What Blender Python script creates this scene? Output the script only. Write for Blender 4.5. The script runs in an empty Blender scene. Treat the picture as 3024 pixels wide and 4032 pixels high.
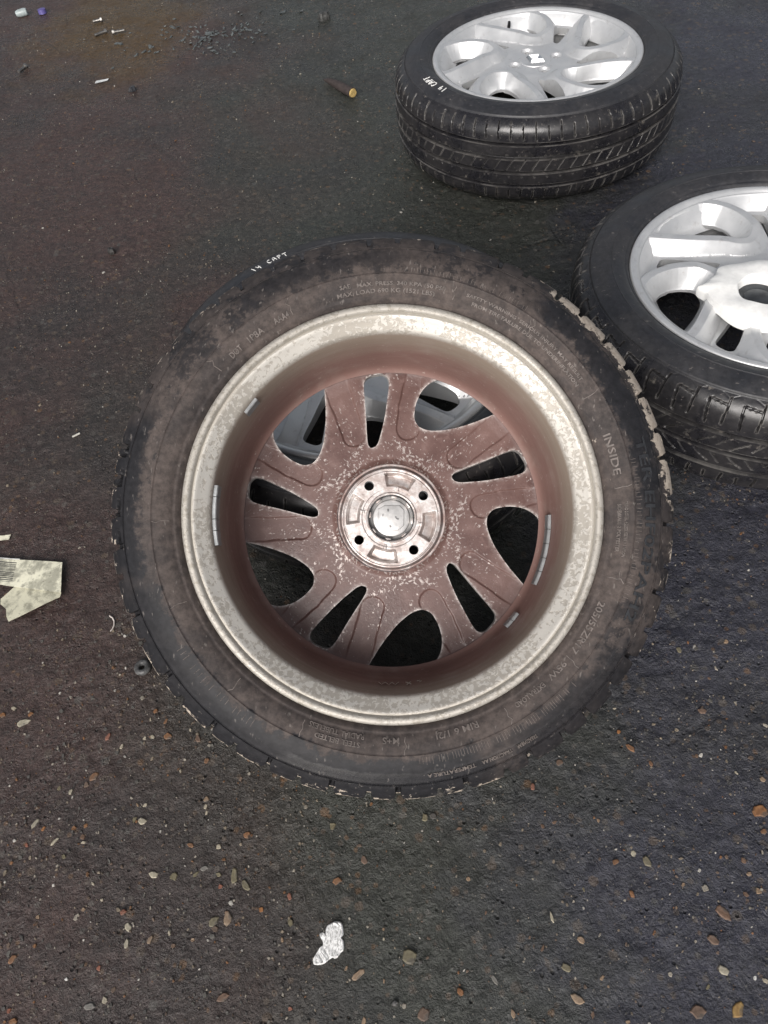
import bpy, bmesh, math, random
import numpy as np
from mathutils import Matrix, Vector

scn = bpy.context.scene
R = math.radians
rng = np.random.default_rng(11)
random.seed(5)

# ------------------------------------------------------------------ camera
TILT, ROLL, CAMH = 0.6404, -0.1617, 0.9986
fw = Vector((0, math.sin(TILT), -math.cos(TILT)))
up0 = Vector((0, math.cos(TILT), math.sin(TILT)))
rt0 = Vector((1, 0, 0))
rt = math.cos(ROLL) * rt0 + math.sin(ROLL) * up0
up = -math.sin(ROLL) * rt0 + math.cos(ROLL) * up0
cam_d = bpy.data.cameras.new('camera')
cam_d.sensor_fit = 'HORIZONTAL'
cam_d.sensor_width = 36
cam_d.lens = 36 * 2996.4 / 3024
cam_d.clip_start = 0.02
cam_d.clip_end = 500
cam = bpy.data.objects.new('camera', cam_d)
M = Matrix.Identity(4)
for i, a in enumerate((rt, up, -fw)):
    for k in range(3):
        M[k][i] = a[k]
M.translation = Vector((0, 0, CAMH))
cam.matrix_world = M
scn.collection.objects.link(cam)
scn.camera = cam

# ------------------------------------------------------------------ light
SUN_EL, SUN_AZ = 34, 204          # azimuth of the sun, clockwise from +y
w = bpy.data.worlds.new('World')
scn.world = w
w.use_nodes = True
nt = w.node_tree
nt.nodes.clear()
sky = nt.nodes.new('ShaderNodeTexSky')
sky.sky_type = 'NISHITA'
sky.sun_disc = False
sky.sun_elevation = R(SUN_EL)
sky.sun_rotation = R(SUN_AZ)
sky.air_density = 1.0
sky.dust_density = 4.0
sky.ozone_density = 1.0
hs = nt.nodes.new('ShaderNodeHueSaturation')
hs.inputs['Saturation'].default_value = 0.32       # overcast: almost no blue
bg = nt.nodes.new('ShaderNodeBackground')
bg.inputs['Strength'].default_value = 0.085
wo = nt.nodes.new('ShaderNodeOutputWorld')
nt.links.new(sky.outputs[0], hs.inputs['Color'])
nt.links.new(hs.outputs[0], bg.inputs['Color'])
nt.links.new(bg.outputs[0], wo.inputs['Surface'])
sd = bpy.data.lights.new('sun', 'SUN')
sd.energy = 2.2
sd.angle = R(34)
sd.color = (1.0, 0.955, 0.925)
so = bpy.data.objects.new('sun', sd)
az, el = R(SUN_AZ), R(SUN_EL)
sdir = Vector((math.sin(az) * math.cos(el), math.cos(az) * math.cos(el), math.sin(el)))
so.rotation_euler = sdir.to_track_quat('Z', 'Y').to_euler()
so.location = sdir * 5
scn.collection.objects.link(so)
scn.view_settings.view_transform = 'Standard'
scn.view_settings.look = 'None'
scn.view_settings.exposure = 0.42
scn.view_settings.gamma = 1.0

# ------------------------------------------------------------------ helpers
COL = scn.collection


def link(name, data, parent=None):
    o = bpy.data.objects.new(name, data)
    COL.objects.link(o)
    if parent:
        o.parent = parent
    return o


def tag(o, label=None, cat=None, group=None, kind=None):
    if label: o['label'] = label
    if cat: o['category'] = cat
    if group: o['group'] = group
    if kind: o['kind'] = kind
    return o


def np_mesh(name, verts, quads=None, tris=None, mats=(), smooth=True, midx=None, sharp=None):
    """mesh from numpy arrays, fast"""
    me = bpy.data.meshes.new(name)
    verts = np.asarray(verts, np.float32).reshape(-1, 3)
    q = np.zeros((0, 4), np.int32) if quads is None else np.asarray(quads, np.int32).reshape(-1, 4)
    t = np.zeros((0, 3), np.int32) if tris is None else np.asarray(tris, np.int32).reshape(-1, 3)
    me.vertices.add(len(verts))
    me.vertices.foreach_set('co', verts.ravel())
    nl = q.size + t.size
    me.loops.add(nl)
    me.loops.foreach_set('vertex_index', np.concatenate([q.ravel(), t.ravel()]).astype(np.int32))
    nf = len(q) + len(t)
    me.polygons.add(nf)
    tot = np.concatenate([np.full(len(q), 4), np.full(len(t), 3)]).astype(np.int32)
    st = np.concatenate([[0], np.cumsum(tot)[:-1]]).astype(np.int32) if nf else np.zeros(0, np.int32)
    me.polygons.foreach_set('loop_start', st)
    for m in mats:
        me.materials.append(m)
    if midx is not None:
        me.polygons.foreach_set('material_index', np.asarray(midx, np.int32))
    me.polygons.foreach_set('use_smooth', np.full(nf, smooth))
    me.update(calc_edges=True)
    me.validate()
    if sharp is not None:
        me.set_sharp_from_angle(angle=R(sharp))
    return me


def grid_quads(n, m, closed=False, flip=False):
    """vertex (i,j) at i*m+j; i wraps when closed"""
    i = np.arange(n if closed else n - 1)
    j = np.arange(m - 1)
    I, J = np.meshgrid(i, j, indexing='ij')
    I2 = (I + 1) % n
    q = np.stack([I * m + J, I2 * m + J, I2 * m + J + 1, I * m + J + 1], -1).reshape(-1, 4)
    return q[:, ::-1] if flip else q


def lathe(name, prof, n, mats, sharp=35, closed_prof=False, a0=0.0, a1=None):
    prof = np.asarray(prof, float)
    if closed_prof:
        prof = np.vstack([prof, prof[:1]])
    full = a1 is None
    th = np.linspace(0, 2 * np.pi, n, endpoint=False) if full else np.linspace(a0, a1, n)
    P = np.stack([prof[None, :, 0] * np.cos(th)[:, None], prof[None, :, 0] * np.sin(th)[:, None],
                  np.broadcast_to(prof[None, :, 1], (n, len(prof)))], -1)
    return np_mesh(name, P.reshape(-1, 3), grid_quads(n, len(prof), closed=full), mats=mats, sharp=sharp)


class MB:
    """small bmesh collector"""
    def __init__(s):
        s.bm = bmesh.new()

    def box(s, c, size, mat=None, bevel=0.0):
        r = bmesh.ops.create_cube(s.bm, size=1.0)
        vs = r['verts']
        for v in vs:
            v.co = Vector((v.co.x * size[0], v.co.y * size[1], v.co.z * size[2]))
        if bevel:
            es = list({e for v in vs for e in v.link_edges})
            rb = bmesh.ops.bevel(s.bm, geom=es, offset=bevel, segments=2, affect='EDGES', profile=0.5)
            vs = list({v for f in rb['faces'] for v in f.verts} | {v for v in vs if v.is_valid})
        for v in vs:
            co = Vector(v.co)
            if mat is not None: co = mat @ co
            v.co = co + Vector(c)
        return vs

    def tube(s, pts, rad, n=8, cap=True, flat=1.0, upv=None):
        pts = [Vector(p) for p in pts]
        rad = rad if isinstance(rad, (list, tuple)) else [rad] * len(pts)
        rings = []
        for i, p in enumerate(pts):
            d = (pts[min(i + 1, len(pts) - 1)] - pts[max(i - 1, 0)]).normalized()
            a = (upv or (Vector((0, 0, 1)) if abs(d.z) < 0.9 else Vector((1, 0, 0))))
            e1 = d.cross(a).normalized()
            e2 = e1.cross(d).normalized()
            rings.append([s.bm.verts.new(p + rad[i] * (math.cos(2 * math.pi * k / n) * e1 + flat * math.sin(2 * math.pi * k / n) * e2)) for k in range(n)])
        for A, B in zip(rings, rings[1:]):
            for k in range(n):
                s.bm.faces.new((A[k], A[(k + 1) % n], B[(k + 1) % n], B[k]))
        if cap:
            s.bm.faces.new(rings[0][::-1])
            s.bm.faces.new(rings[-1])

    def done(s, name, mats, parent=None, smooth=True, sharp=40):
        bmesh.ops.recalc_face_normals(s.bm, faces=s.bm.faces[:])
        me = bpy.data.meshes.new(name)
        s.bm.to_mesh(me)
        s.bm.free()
        for m in (mats if isinstance(mats, (list, tuple)) else [mats]):
            me.materials.append(m)
        for p in me.polygons: p.use_smooth = smooth
        if smooth: me.set_sharp_from_angle(angle=R(sharp))
        return link(name, me, parent)


# ------------------------------------------------------------------ material helpers
class NB:
    def __init__(s, name, rough=0.5, metal=0.0):
        s.m = bpy.data.materials.new(name)
        s.m.use_nodes = True
        s.t = s.m.node_tree
        s.b = s.t.nodes['Principled BSDF']
        s.b.inputs['Roughness'].default_value = rough
        s.b.inputs['Metallic'].default_value = metal
        s.tc = s.t.nodes.new('ShaderNodeTexCoord')

    def put(s, sock, v):
        if isinstance(v, (int, float)):
            sock.default_value = v
        elif isinstance(v, tuple):
            sock.default_value = v if len(v) == len(sock.default_value) else (*v, 1.0)
        else:
            s.t.links.new(v, sock)

    def obj(s, scale=None, loc=None):
        if scale is None: return s.tc.outputs['Object']
        mp = s.t.nodes.new('ShaderNodeMapping')
        s.t.links.new(s.tc.outputs['Object'], mp.inputs[0])
        mp.inputs['Scale'].default_value = scale
        if loc: mp.inputs['Location'].default_value = loc
        return mp.outputs[0]

    def noise(s, scale, detail=4, rough=0.55, vec=None, dist=0.0):
        n = s.t.nodes.new('ShaderNodeTexNoise')
        n.inputs['Scale'].default_value = scale
        n.inputs['Detail'].default_value = detail
        n.inputs['Roughness'].default_value = rough
        n.inputs['Distortion'].default_value = dist
        s.t.links.new(vec if vec is not None else s.tc.outputs['Object'], n.inputs['Vector'])
        return n.outputs['Fac']

    def voro(s, scale, feat='F1', vec=None, out='Distance', rnd=1.0):
        n = s.t.nodes.new('ShaderNodeTexVoronoi')
        n.feature = feat
        n.inputs['Scale'].default_value = scale
        n.inputs['Randomness'].default_value = rnd
        s.t.links.new(vec if vec is not None else s.tc.outputs['Object'], n.inputs['Vector'])
        return n.outputs[out]

    def math(s, op, a, b=0.0, c=None, clamp=False):
        n = s.t.nodes.new('ShaderNodeMath')
        n.operation = op
        n.use_clamp = clamp
        s.put(n.inputs[0], a)
        s.put(n.inputs[1], b)
        if c is not None: s.put(n.inputs[2], c)
        return n.outputs[0]

    def rampf(s, v, lo, hi, a=0.0, b=1.0):
        n = s.t.nodes.new('ShaderNodeMapRange')
        n.interpolation_type = 'SMOOTHSTEP'
        s.put(n.inputs['Value'], v)
        for k, x in zip(('From Min', 'From Max', 'To Min', 'To Max'), (lo, hi, a, b)):
            n.inputs[k].default_value = x
        return n.outputs['Result']

    def mix(s, f, a, b, mode='MIX'):
        n = s.t.nodes.new('ShaderNodeMix')
        n.data_type = 'RGBA'
        n.blend_type = mode
        s.put(n.inputs[0], f)
        s.put(n.inputs[6], a)
        s.put(n.inputs[7], b)
        return n.outputs[2]

    def sep(s, v=None):
        n = s.t.nodes.new('ShaderNodeSeparateXYZ')
        s.t.links.new(v if v is not None else s.tc.outputs['Object'], n.inputs[0])
        return n.outputs[0], n.outputs[1], n.outputs[2]

    def attr(s, name, out='Fac'):
        n = s.t.nodes.new('ShaderNodeAttribute')
        n.attribute_name = name
        return n.outputs[out]

    def bump(s, h, strength=0.5, dist=0.001, prev=None):
        n = s.t.nodes.new('ShaderNodeBump')
        n.inputs['Strength'].default_value = strength
        n.inputs['Distance'].default_value = dist
        s.t.links.new(h, n.inputs['Height'])
        if prev is not None: s.t.links.new(prev, n.inputs['Normal'])
        s.t.links.new(n.outputs[0], s.b.inputs['Normal'])
        return n.outputs[0]

    def polar(s):
        """r, back-view angle in degrees (-180..180), z of a wheel's local frame"""
        x, y, z = s.sep()
        r = s.math('SQRT', s.math('ADD', s.math('MULTIPLY', x, x), s.math('MULTIPLY', y, y)))
        a = s.math('MULTIPLY', s.math('ARCTAN2', y, s.math('MULTIPLY', x, -1.0)), 180 / math.pi)
        return r, a, z

    def band(s, v, lo, hi, soft):
        return s.math('MULTIPLY', s.rampf(v, lo - soft, lo + soft), s.rampf(v, hi - soft, hi + soft, 1.0, 0.0))

    def color(s, v): s.put(s.b.inputs['Base Color'], v)
    def rough(s, v): s.put(s.b.inputs['Roughness'], v)
    def metal(s, v): s.put(s.b.inputs['Metallic'], v)
    def spec(s, v): s.put(s.b.inputs['Specular IOR Level'], v)


def simple(name, col, rough=0.6, metal=0.0, var=0.25, scale=60, bump=0.0):
    m = NB(name, rough, metal)
    f = m.noise(scale)
    m.color(m.mix(m.rampf(f, 0.3, 0.7), tuple(c * (1 - var) for c in col), tuple(min(1, c * (1 + var)) for c in col)))
    if bump: m.bump(m.noise(scale * 6), bump, 0.001)
    return m.m


# ------------------------------------------------------------------ ground
def vnoise(x, y, s, seed):
    """smooth value noise on arrays"""
    r = np.random.default_rng(seed)
    T = r.random((257, 257))
    u, v = x / s, y / s
    i, j = np.floor(u).astype(int), np.floor(v).astype(int)
    a, b = u - i, v - j
    a, b = a * a * (3 - 2 * a), b * b * (3 - 2 * b)
    i, j = i % 256, j % 256
    return ((T[i, j] * (1 - a) + T[i + 1, j] * a) * (1 - b) + (T[i, j + 1] * (1 - a) + T[i + 1, j + 1] * a) * b) - 0.5


def gh(x, y):
    x, y = np.asarray(x, float), np.asarray(y, float)
    h = 0.0030 * vnoise(x, y, 0.11, 1) + 0.0026 * vnoise(x, y, 0.034, 2) + 0.0024 * vnoise(x, y, 0.013, 3)
    far = np.clip((np.hypot(x, y - 1) - 2.5) / 2, 0, 1)
    return h * (1 - far)


def axis(lo, hi, step, far):
    core = np.arange(lo, hi, step)
    out, d = [], step
    p = core[-1]
    while p < far:
        d *= 1.35
        p += d
        out.append(p)
    neg, d, p = [], step, core[0]
    while p > -far:
        d *= 1.35
        p -= d
        neg.append(p)
    return np.concatenate([neg[::-1], core, out])


xs, ys = axis(-1.15, 1.45, 0.006, 120), axis(-0.05, 3.1, 0.006, 120)
X, Y = np.meshgrid(xs, ys, indexing='ij')
Z = gh(X, Y) - 0.0015


def ground_mat():
    m = NB('tarmac', 0.6)
    big = m.noise(1.5, 3, 0.5, dist=0.4)
    mid = m.noise(5.0, 4, 0.6)
    x, y, z = m.sep()
    # tints of the old surface: brown dust to the left, grey-green middle; bluish sky sheen painted in to the right
    brown, green, blue = (0.060, 0.038, 0.034), (0.040, 0.043, 0.037), (0.036, 0.037, 0.051)
    f1 = m.rampf(m.math('ADD', m.math('MULTIPLY', m.math('SUBTRACT', big, 0.5), 2.2), m.math('MULTIPLY', x, -1.0)), -0.1, 0.55)
    c = m.mix(f1, green, brown)
    f2 = m.rampf(m.math('ADD', m.math('ADD', m.math('MULTIPLY', m.math('SUBTRACT', mid, 0.5), 0.9), x), m.math('MULTIPLY', y, -0.35)), -0.12, 0.22)
    c = m.mix(f2, c, blue)  # sky reflection put into the base colour
    dk = m.rampf(m.noise(2.6, 5, 0.6), 0.44, 0.66)
    c = m.mix(m.math('MULTIPLY', dk, 0.62), c, (0.030, 0.030, 0.030))
    # rust stain at the far left
    dx = m.math('MULTIPLY', m.math('ADD', x, 0.62), 2.6)
    dy = m.math('MULTIPLY', m.math('SUBTRACT', y, 2.92), 1.7)
    d = m.math('SQRT', m.math('ADD', m.math('MULTIPLY', dx, dx), m.math('MULTIPLY', dy, dy)))
    d = m.math('ADD', d, m.math('MULTIPLY', m.math('SUBTRACT', mid, 0.5), 1.3))
    c = m.mix(m.rampf(d, 0.3, 0.95, 0.85, 0.0), c, (0.085, 0.053, 0.020))
    # grain
    g1 = m.noise(260, 3, 0.7)
    g2 = m.noise(75, 4, 0.65)
    c = m.mix(1.0, c, m.mix(m.rampf(g1, 0.32, 0.72), (0.72, 0.72, 0.72), (1.28, 1.27, 1.25)), 'MULTIPLY')
    c = m.mix(1.0, c, m.mix(m.rampf(g2, 0.30, 0.70), (0.74, 0.74, 0.74), (1.22, 1.21, 1.20)), 'MULTIPLY')
    # stones cut flush with the binder
    for sc_, cut, amt_ in ((105, .80, .55), (62, .87, .60)):
        vc = m.t.nodes.new('ShaderNodeTexVoronoi')
        vc.inputs['Scale'].default_value = sc_
        m.t.links.new(m.mix(0.012, m.obj(), m.t.nodes['Noise Texture'].outputs['Color']), vc.inputs['Vector'])
        cr, cg, cb = m.sep(vc.outputs['Color'])
        body = m.math('MULTIPLY', m.rampf(cr, cut, cut + .02), m.rampf(m.math('ADD', vc.outputs['Distance'], m.math('MULTIPLY', g1, 0.25)), 0.42, 0.56, 1.0, 0.0))
        tint = m.mix(cg, (0.105, 0.072, 0.048), (0.088, 0.086, 0.080))
        c = m.mix(m.math('MULTIPLY', body, amt_), c, m.mix(m.rampf(cb, .7, .8), tint, (0.145, 0.082, 0.04)))
    # pale fine dust specks
    v = m.voro(330)
    keep = m.rampf(m.noise(70, 2, 0.5), 0.50, 0.66)
    sp = m.math('MULTIPLY', m.rampf(v, 0.12, 0.24, 1.0, 0.0), keep)
    c = m.mix(m.math('MULTIPLY', sp, 0.6), c, (0.24, 0.225, 0.20))
    # tar pits
    pits = m.math('MULTIPLY', m.rampf(m.voro(95), 0.08, 0.26, 1.0, 0.0), m.rampf(m.noise(22, 2), 0.5, 0.65))
    c = m.mix(m.math('MULTIPLY', pits, 0.7), c, (0.010, 0.010, 0.010))
    m.color(c)
    m.rough(m.rampf(m.noise(7, 5, 0.65), 0.38, 0.66, 0.20, 0.56))
    m.spec(0.5)
    h = m.math('ADD', m.math('MULTIPLY', m.noise(70, 6, 0.72, None, 0.3), 1.3), m.math('MULTIPLY', m.noise(420, 3, 0.7), 0.25))
    patch = m.rampf(m.noise(4.5, 5, 0.65, m.obj((1, 1, 1), (7, 2, 0))), 0.50, 0.62)
    h = m.math('ADD', h, m.math('MULTIPLY', m.math('MULTIPLY', patch, m.noise(190, 4, 0.8)), 0.55))
    h = m.math('SUBTRACT', h, m.math('MULTIPLY', pits, 0.8))
    warp = m.mix(0.35, m.obj(), m.t.nodes['Noise Texture'].outputs['Color'])
    crk = m.math('MULTIPLY', m.rampf(m.voro(4.2, 'DISTANCE_TO_EDGE', warp), 0.003, 0.016, 1.0, 0.0), m.rampf(m.noise(3.1, 3, 0.5, m.obj((1, 1, 1), (1, 5, 0))), 0.52, 0.60))
    h = m.math('SUBTRACT', h, m.math('MULTIPLY', crk, 0.35))
    m.bump(h, 0.9, 0.005)
    return m.m


ground = link('ground', np_mesh('ground', np.stack([X, Y, Z], -1), grid_quads(len(xs), len(ys)), mats=[ground_mat()]))
tag(ground, kind='structure')


# ------------------------------------------------------------------ wheel geometry
def smooth_poly(pts, it=3):
    p = np.asarray(pts, float)
    for _ in range(it):
        q = np.roll(p, -1, 0)
        a, b = 0.8 * p + 0.2 * q, 0.2 * p + 0.8 * q
        p = np.stack([a, b], 1).reshape(-1, 2)
    return p


# opening outlines measured looking at the back of the wheel (mm), mirrored to the local frame
SLOT = [(-38.5, -87.3), (-31.9, -89.2), (-31.6, -96.5), (-54.9, -132.2), (-75.5, -166.5), (-85, -169.5), (-102.5, -162), (-106, -153), (-101.7, -143.9), (-69.5, -110.3), (-45.8, -90.3)]
WIDE = [(-37, -203), (-13, -163.3), (7.1, -137.7), (25.4, -122.4), (40, -117.6), (52.7, -123.1), (61.9, -139.5), (66.2, -157.8), (63.5, -176), (52, -191), (24, -204), (-12, -207)]
mir = lambda P: np.array([(-x / 1000, y / 1000) for x, y in P])
SLOT, WIDE = smooth_poly(mir(SLOT)), smooth_poly(mir(WIDE))
SLOT_A = -60.8            # local direction of the slot, degrees


def rot2(P, deg):
    c, s = math.cos(R(deg)), math.sin(R(deg))
    return P @ np.array([[c, s], [-s, c]])


def poly_sd(x, y, P):
    """signed distance to a polygon, positive outside"""
    shp = x.shape
    p = np.stack([x.ravel(), y.ravel()], 1)
    best = np.full(len(p), 1e9)
    ins = np.zeros(len(p), bool)
    Q = np.roll(P, -1, 0)
    for a, b in zip(P, Q):
        e = b - a
        wv = p - a
        t = np.clip((wv @ e) / (e @ e + 1e-18), 0, 1)
        dd = wv - t[:, None] * e
        best = np.minimum(best, (dd * dd).sum(1))
        cr = (a[1] > p[:, 1]) != (b[1] > p[:, 1])
        if abs(e[1]) > 1e-12:
            ins ^= cr & (p[:, 0] < a[0] + e[0] * (p[:, 1] - a[1]) / e[1])
    d = np.sqrt(best)
    return np.where(ins, -d, d).reshape(shp)


S0 = SLOT_A - 36
SLOTS = [SLOT]
# the wide openings on either side of this slot
wc = math.degrees(math.atan2(WIDE[:, 1].mean(), WIDE[:, 0].mean()))
k0 = round((S0 - wc) / 72)
WIDES = [rot2(WIDE, 72 * (k0 + k)) for k in (0, 1)]


def fS(x, y): return poly_sd(x, y, SLOT)
def fW(x, y): return np.minimum(poly_sd(x, y, WIDES[0]), poly_sd(x, y, WIDES[1]))


def ftz(F, wdt):
    t = np.clip(1 - np.maximum(F, 0) / wdt, 0, 1)
    return np.where(t < 0.10, t * t / 0.2, t - 0.05) / 0.95


ZC_R = [0.0, .03, .05, .08, .11, .15, .19, .230]
ZC_Z = [.0690, .0690, .0700, .0765, .0830, .0880, .0885, .0872]


def zc(r):
    # smooth interpolation of the spoke crest
    return (np.interp(r - .006, ZC_R, ZC_Z) + np.interp(r, ZC_R, ZC_Z) + np.interp(r + .006, ZC_R, ZC_Z)) / 3


def z_front(x, y, holes=True):
    """five raised loops round the wide pockets, valleys with the slots between them"""
    r = np.hypot(x, y)
    crest = np.interp(r, [.0, .08, .10, .13, .17, .2205], [.080, .082, .0845, .0875, .0888, .0874])
    valley = np.interp(r, [.0, .04, .075, .11, .15, .19, .21], [.0705, .0708, .0712, .0690, .0660, .0640, .0640])
    d = np.min([poly_sd(x, y, P) for P in POCKS], 0)
    t = np.clip((d - .0115) / .0235, 0, 1)
    t = np.where(t < .08, t * t / .16, np.where(t > .8, 1 - (1 - t) ** 2 / .4 - .04 + .0, t - .04))
    t = np.clip(t, 0, .96) / .96
    z = crest + (valley - crest) * t
    # outer facets rising to the lip
    z = np.maximum(z, np.minimum(.0874 - (.2205 - r) * 1.7, crest))
    if holes:
        dp = np.maximum(-d, 0)
        u = dp / (dp + np.maximum(fW(x, y), 0) + 1e-6)
        u = np.where(u < .08, u * u / .16, u - .04) / .96
        z = z - np.where(d < 0, u * (crest - .0570), 0)
    return z


def polar_poly(P, it):
    q = np.array([(r / 1000 * math.cos(R(a)), r / 1000 * math.sin(R(a))) for r, a in P])
    return smooth_poly(q, it)


POCK = polar_poly([(220.5, 109.5), (206, 104.5), (191, 101), (165, 96.8), (140, 94), (125, 94), (110, 97.5), (101, 104), (105.5, 112), (121, 118.5), (153, 132.5), (172, 136.8), (190, 139.7), (208, 141.8), (220.5, 142.5), (220.5, 137), (220.5, 130), (220.5, 123), (220.5, 116)], 1)
# the openings of this sector sit 2 x 72 degrees away
POCKS = [rot2(POCK, -144 + 72 * k) for k in range(5)]


def capsule(x, y, a, b):
    p = np.stack([x - a[0], y - a[1]], -1)
    e = np.array(b) - np.array(a)
    t = np.clip((p @ e) / (e @ e), 0, 1)
    return np.hypot(p[..., 0] - t * e[0], p[..., 1] - t * e[1])


def z_back(x, y):
    r = np.hypot(x, y)
    z = .0475 + .004 * np.clip((r - .07) / .12, 0, 1) - .012 * np.clip((r - .186) / .03, 0, 1) ** 2
    z = z - .0045 * np.clip((.078 - r) / .008, 0, 1) ** 1.5
    for da in (15.5, -15.5):
        a1 = R(SLOT_A + da * 1.12)
        a2 = R(SLOT_A + da * 1.0)
        d = capsule(x, y, (.119 * math.cos(a1), .119 * math.sin(a1)), (.230 * math.cos(a2), .230 * math.sin(a2)))
        d = d + .0006 * np.sin(210 * x + 3) * np.cos(170 * y) + (.0045 if da > 0 else -.001) * np.clip((r - .15) / .04, 0, 1)
        t = np.clip((.0165 - d) / .0032, 0, 1)
        z = z + .0021 * np.clip((.196 - r) / .02, 0, 1) * t * t * (3 - 2 * t)
    return z


def polar_part(name, r0, r1, nr, a0, a1, na, F, zf, zb, mats, cyc=False):
    """plate between two height fields over a polar patch, cut by F<0"""
    rr = np.linspace(r0, r1, nr)
    aa = np.linspace(R(a0), R(a1), na, endpoint=not cyc)
    Rr, A = np.meshgrid(rr, aa, indexing='ij')
    x, y = Rr * np.cos(A), Rr * np.sin(A)
    f = F(x, y)
    cell = np.maximum((r1 - r0) / (nr - 1), Rr * R(a1 - a0) / na)
    h = 1e-5
    for it in range(4):
        near = np.abs(f) < 0.62 * cell if it == 0 else near0
        if it == 0: near0 = near
        ii = np.nonzero(near)
        px, py = x[ii], y[ii]
        g = np.stack([(F(px + h, py) - F(px - h, py)) / (2 * h), (F(px, py + h) - F(px, py - h)) / (2 * h)], -1)
        if not cyc:
            e = (ii[1] == 0) | (ii[1] == na - 1)
            rad = np.stack([np.cos(A[ii]), np.sin(A[ii])], -1)
            gr = (g * rad).sum(1)
            g[e] = rad[e] * np.where(np.abs(gr[e]) > .2, gr[e], .2)[:, None]
        n2 = (g * g).sum(1) + 1e-9
        fv = F(px, py)
        x[ii] = px - fv * g[:, 0] / n2
        y[ii] = py - fv * g[:, 1] / n2
    f = F(x, y)
    ok = (f > -2e-4) | near0
    idx = np.arange(nr * na).reshape(nr, na)
    if cyc:
        jn = np.arange(na)
        q = np.stack([idx[:-1, jn], idx[1:, jn], idx[1:, (jn + 1) % na], idx[:-1, (jn + 1) % na]], -1).reshape(-1, 4)
    else:
        q = np.stack([idx[:-1, :-1], idx[1:, :-1], idx[1:, 1:], idx[:-1, 1:]], -1).reshape(-1, 4)
    okq = ok.ravel()[q]
    cnt = okq.sum(1)
    full = q[cnt == 4]
    # drop cells lying wholly on the cut edge inside a hole
    t3 = q[cnt == 3]
    k3 = okq[cnt == 3]
    tri = np.array([row[m] for row, m in zip(t3, k3)]).reshape(-1, 3) if len(t3) else np.zeros((0, 3), int)
    cx = x.ravel()[full].mean(1); cy = y.ravel()[full].mean(1)
    full = full[F(cx, cy) > 0]
    if len(tri):
        cx = x.ravel()[tri].mean(1); cy = y.ravel()[tri].mean(1)
        tri = tri[F(cx, cy) > 0]
    # boundary edges
    cntE = {}
    for poly in (full, tri):
        n = poly.shape[1]
        for k in range(n):
            for a, b in zip(poly[:, k].tolist(), poly[:, (k + 1) % n].tolist()):
                if (b, a) in cntE: del cntE[(b, a)]
                else: cntE[(a, b)] = 1
    E = np.array(list(cntE), int)
    ia, ja = E[:, 0] // na, E[:, 0] % na
    ib, jb = E[:, 1] // na, E[:, 1] % na
    onb = ((ia == 0) & (ib == 0)) | ((ia == nr - 1) & (ib == nr - 1))
    if not cyc: onb |= ((ja == 0) & (jb == 0)) | ((ja == na - 1) & (jb == na - 1))
    E = E[~onb]
    X1, Y1 = x.ravel(), y.ravel()
    ZF, ZB = zf(X1, Y1), zb(X1, Y1)
    nv = nr * na
    V = np.concatenate([np.stack([X1, Y1, ZF], 1), np.stack([X1, Y1, ZB], 1)])
    h = 2e-4
    def nrm(z, sgn):
        gx = (z(X1 + h, Y1) - z(X1 - h, Y1)) / (2 * h)
        gy = (z(X1, Y1 + h) - z(X1, Y1 - h)) / (2 * h)
        n = np.stack([-gx, -gy, np.ones_like(gx)], 1) * sgn
        return n / np.linalg.norm(n, axis=1)[:, None]
    Nn = [nrm(zf, 1), nrm(zb, -1)]
    # walls: own vertices
    used = np.unique(E)
    mp = -np.ones(nv, int)
    mp[used] = np.arange(len(used))
    o1, o2 = 2 * nv, 2 * nv + len(used)
    V = np.concatenate([V, V[used], V[nv + used]])
    gx = (F(X1[used] + h, Y1[used]) - F(X1[used] - h, Y1[used]))
    gy = (F(X1[used], Y1[used] + h) - F(X1[used], Y1[used] - h))
    wn = np.stack([-gx, -gy, np.zeros_like(gx)], 1)
    wn /= np.linalg.norm(wn, axis=1)[:, None] + 1e-12
    Nn += [wn, wn]
    wall = np.stack([o1 + mp[E[:, 1]], o1 + mp[E[:, 0]], o2 + mp[E[:, 0]], o2 + mp[E[:, 1]]], 1)
    quads = np.concatenate([full, full[:, ::-1] + nv, wall])
    tris = np.concatenate([tri, tri[:, ::-1] + nv])
    mi = np.concatenate([np.zeros(len(full)), np.ones(len(full)), np.full(len(wall), 2), np.zeros(len(tri)), np.ones(len(tri))])
    # drop unused vertices
    N = np.concatenate(Nn)
    u, inv = np.unique(np.concatenate([quads.ravel(), tris.ravel()]), return_inverse=True)
    quads = inv[:quads.size].reshape(-1, 4)
    tris = inv[quads.size:].reshape(-1, 3)
    me = np_mesh(name, V[u], quads, tris, mats=mats, midx=mi)
    wear = np.concatenate([np.exp(-np.maximum(F(X1, Y1), 0) / .0016)] * 2 + [np.ones(2 * len(used))])[u]
    at = me.attributes.new('wear', 'FLOAT', 'POINT')
    at.data.foreach_set('value', wear.astype(np.float32))
    me.normals_split_custom_set_from_vertices(N[u].tolist())
    return me


LUG = [(-a, b) for a, b in ((-.0287, .0413), (.0415, .0287), (-.0415, -.0287), (.0290, -.0415))]


def lugF(x, y):
    return np.min([np.hypot(x - a, y - b) for a, b in LUG], 0)


def hub_front(x, y):
    r = np.hypot(x, y)
    d = lugF(x, y)
    t = np.clip((.0150 - d) / .0060, 0, 1)
    return z_front(x, y, False) - .0060 * t * t * (3 - 2 * t)


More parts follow.
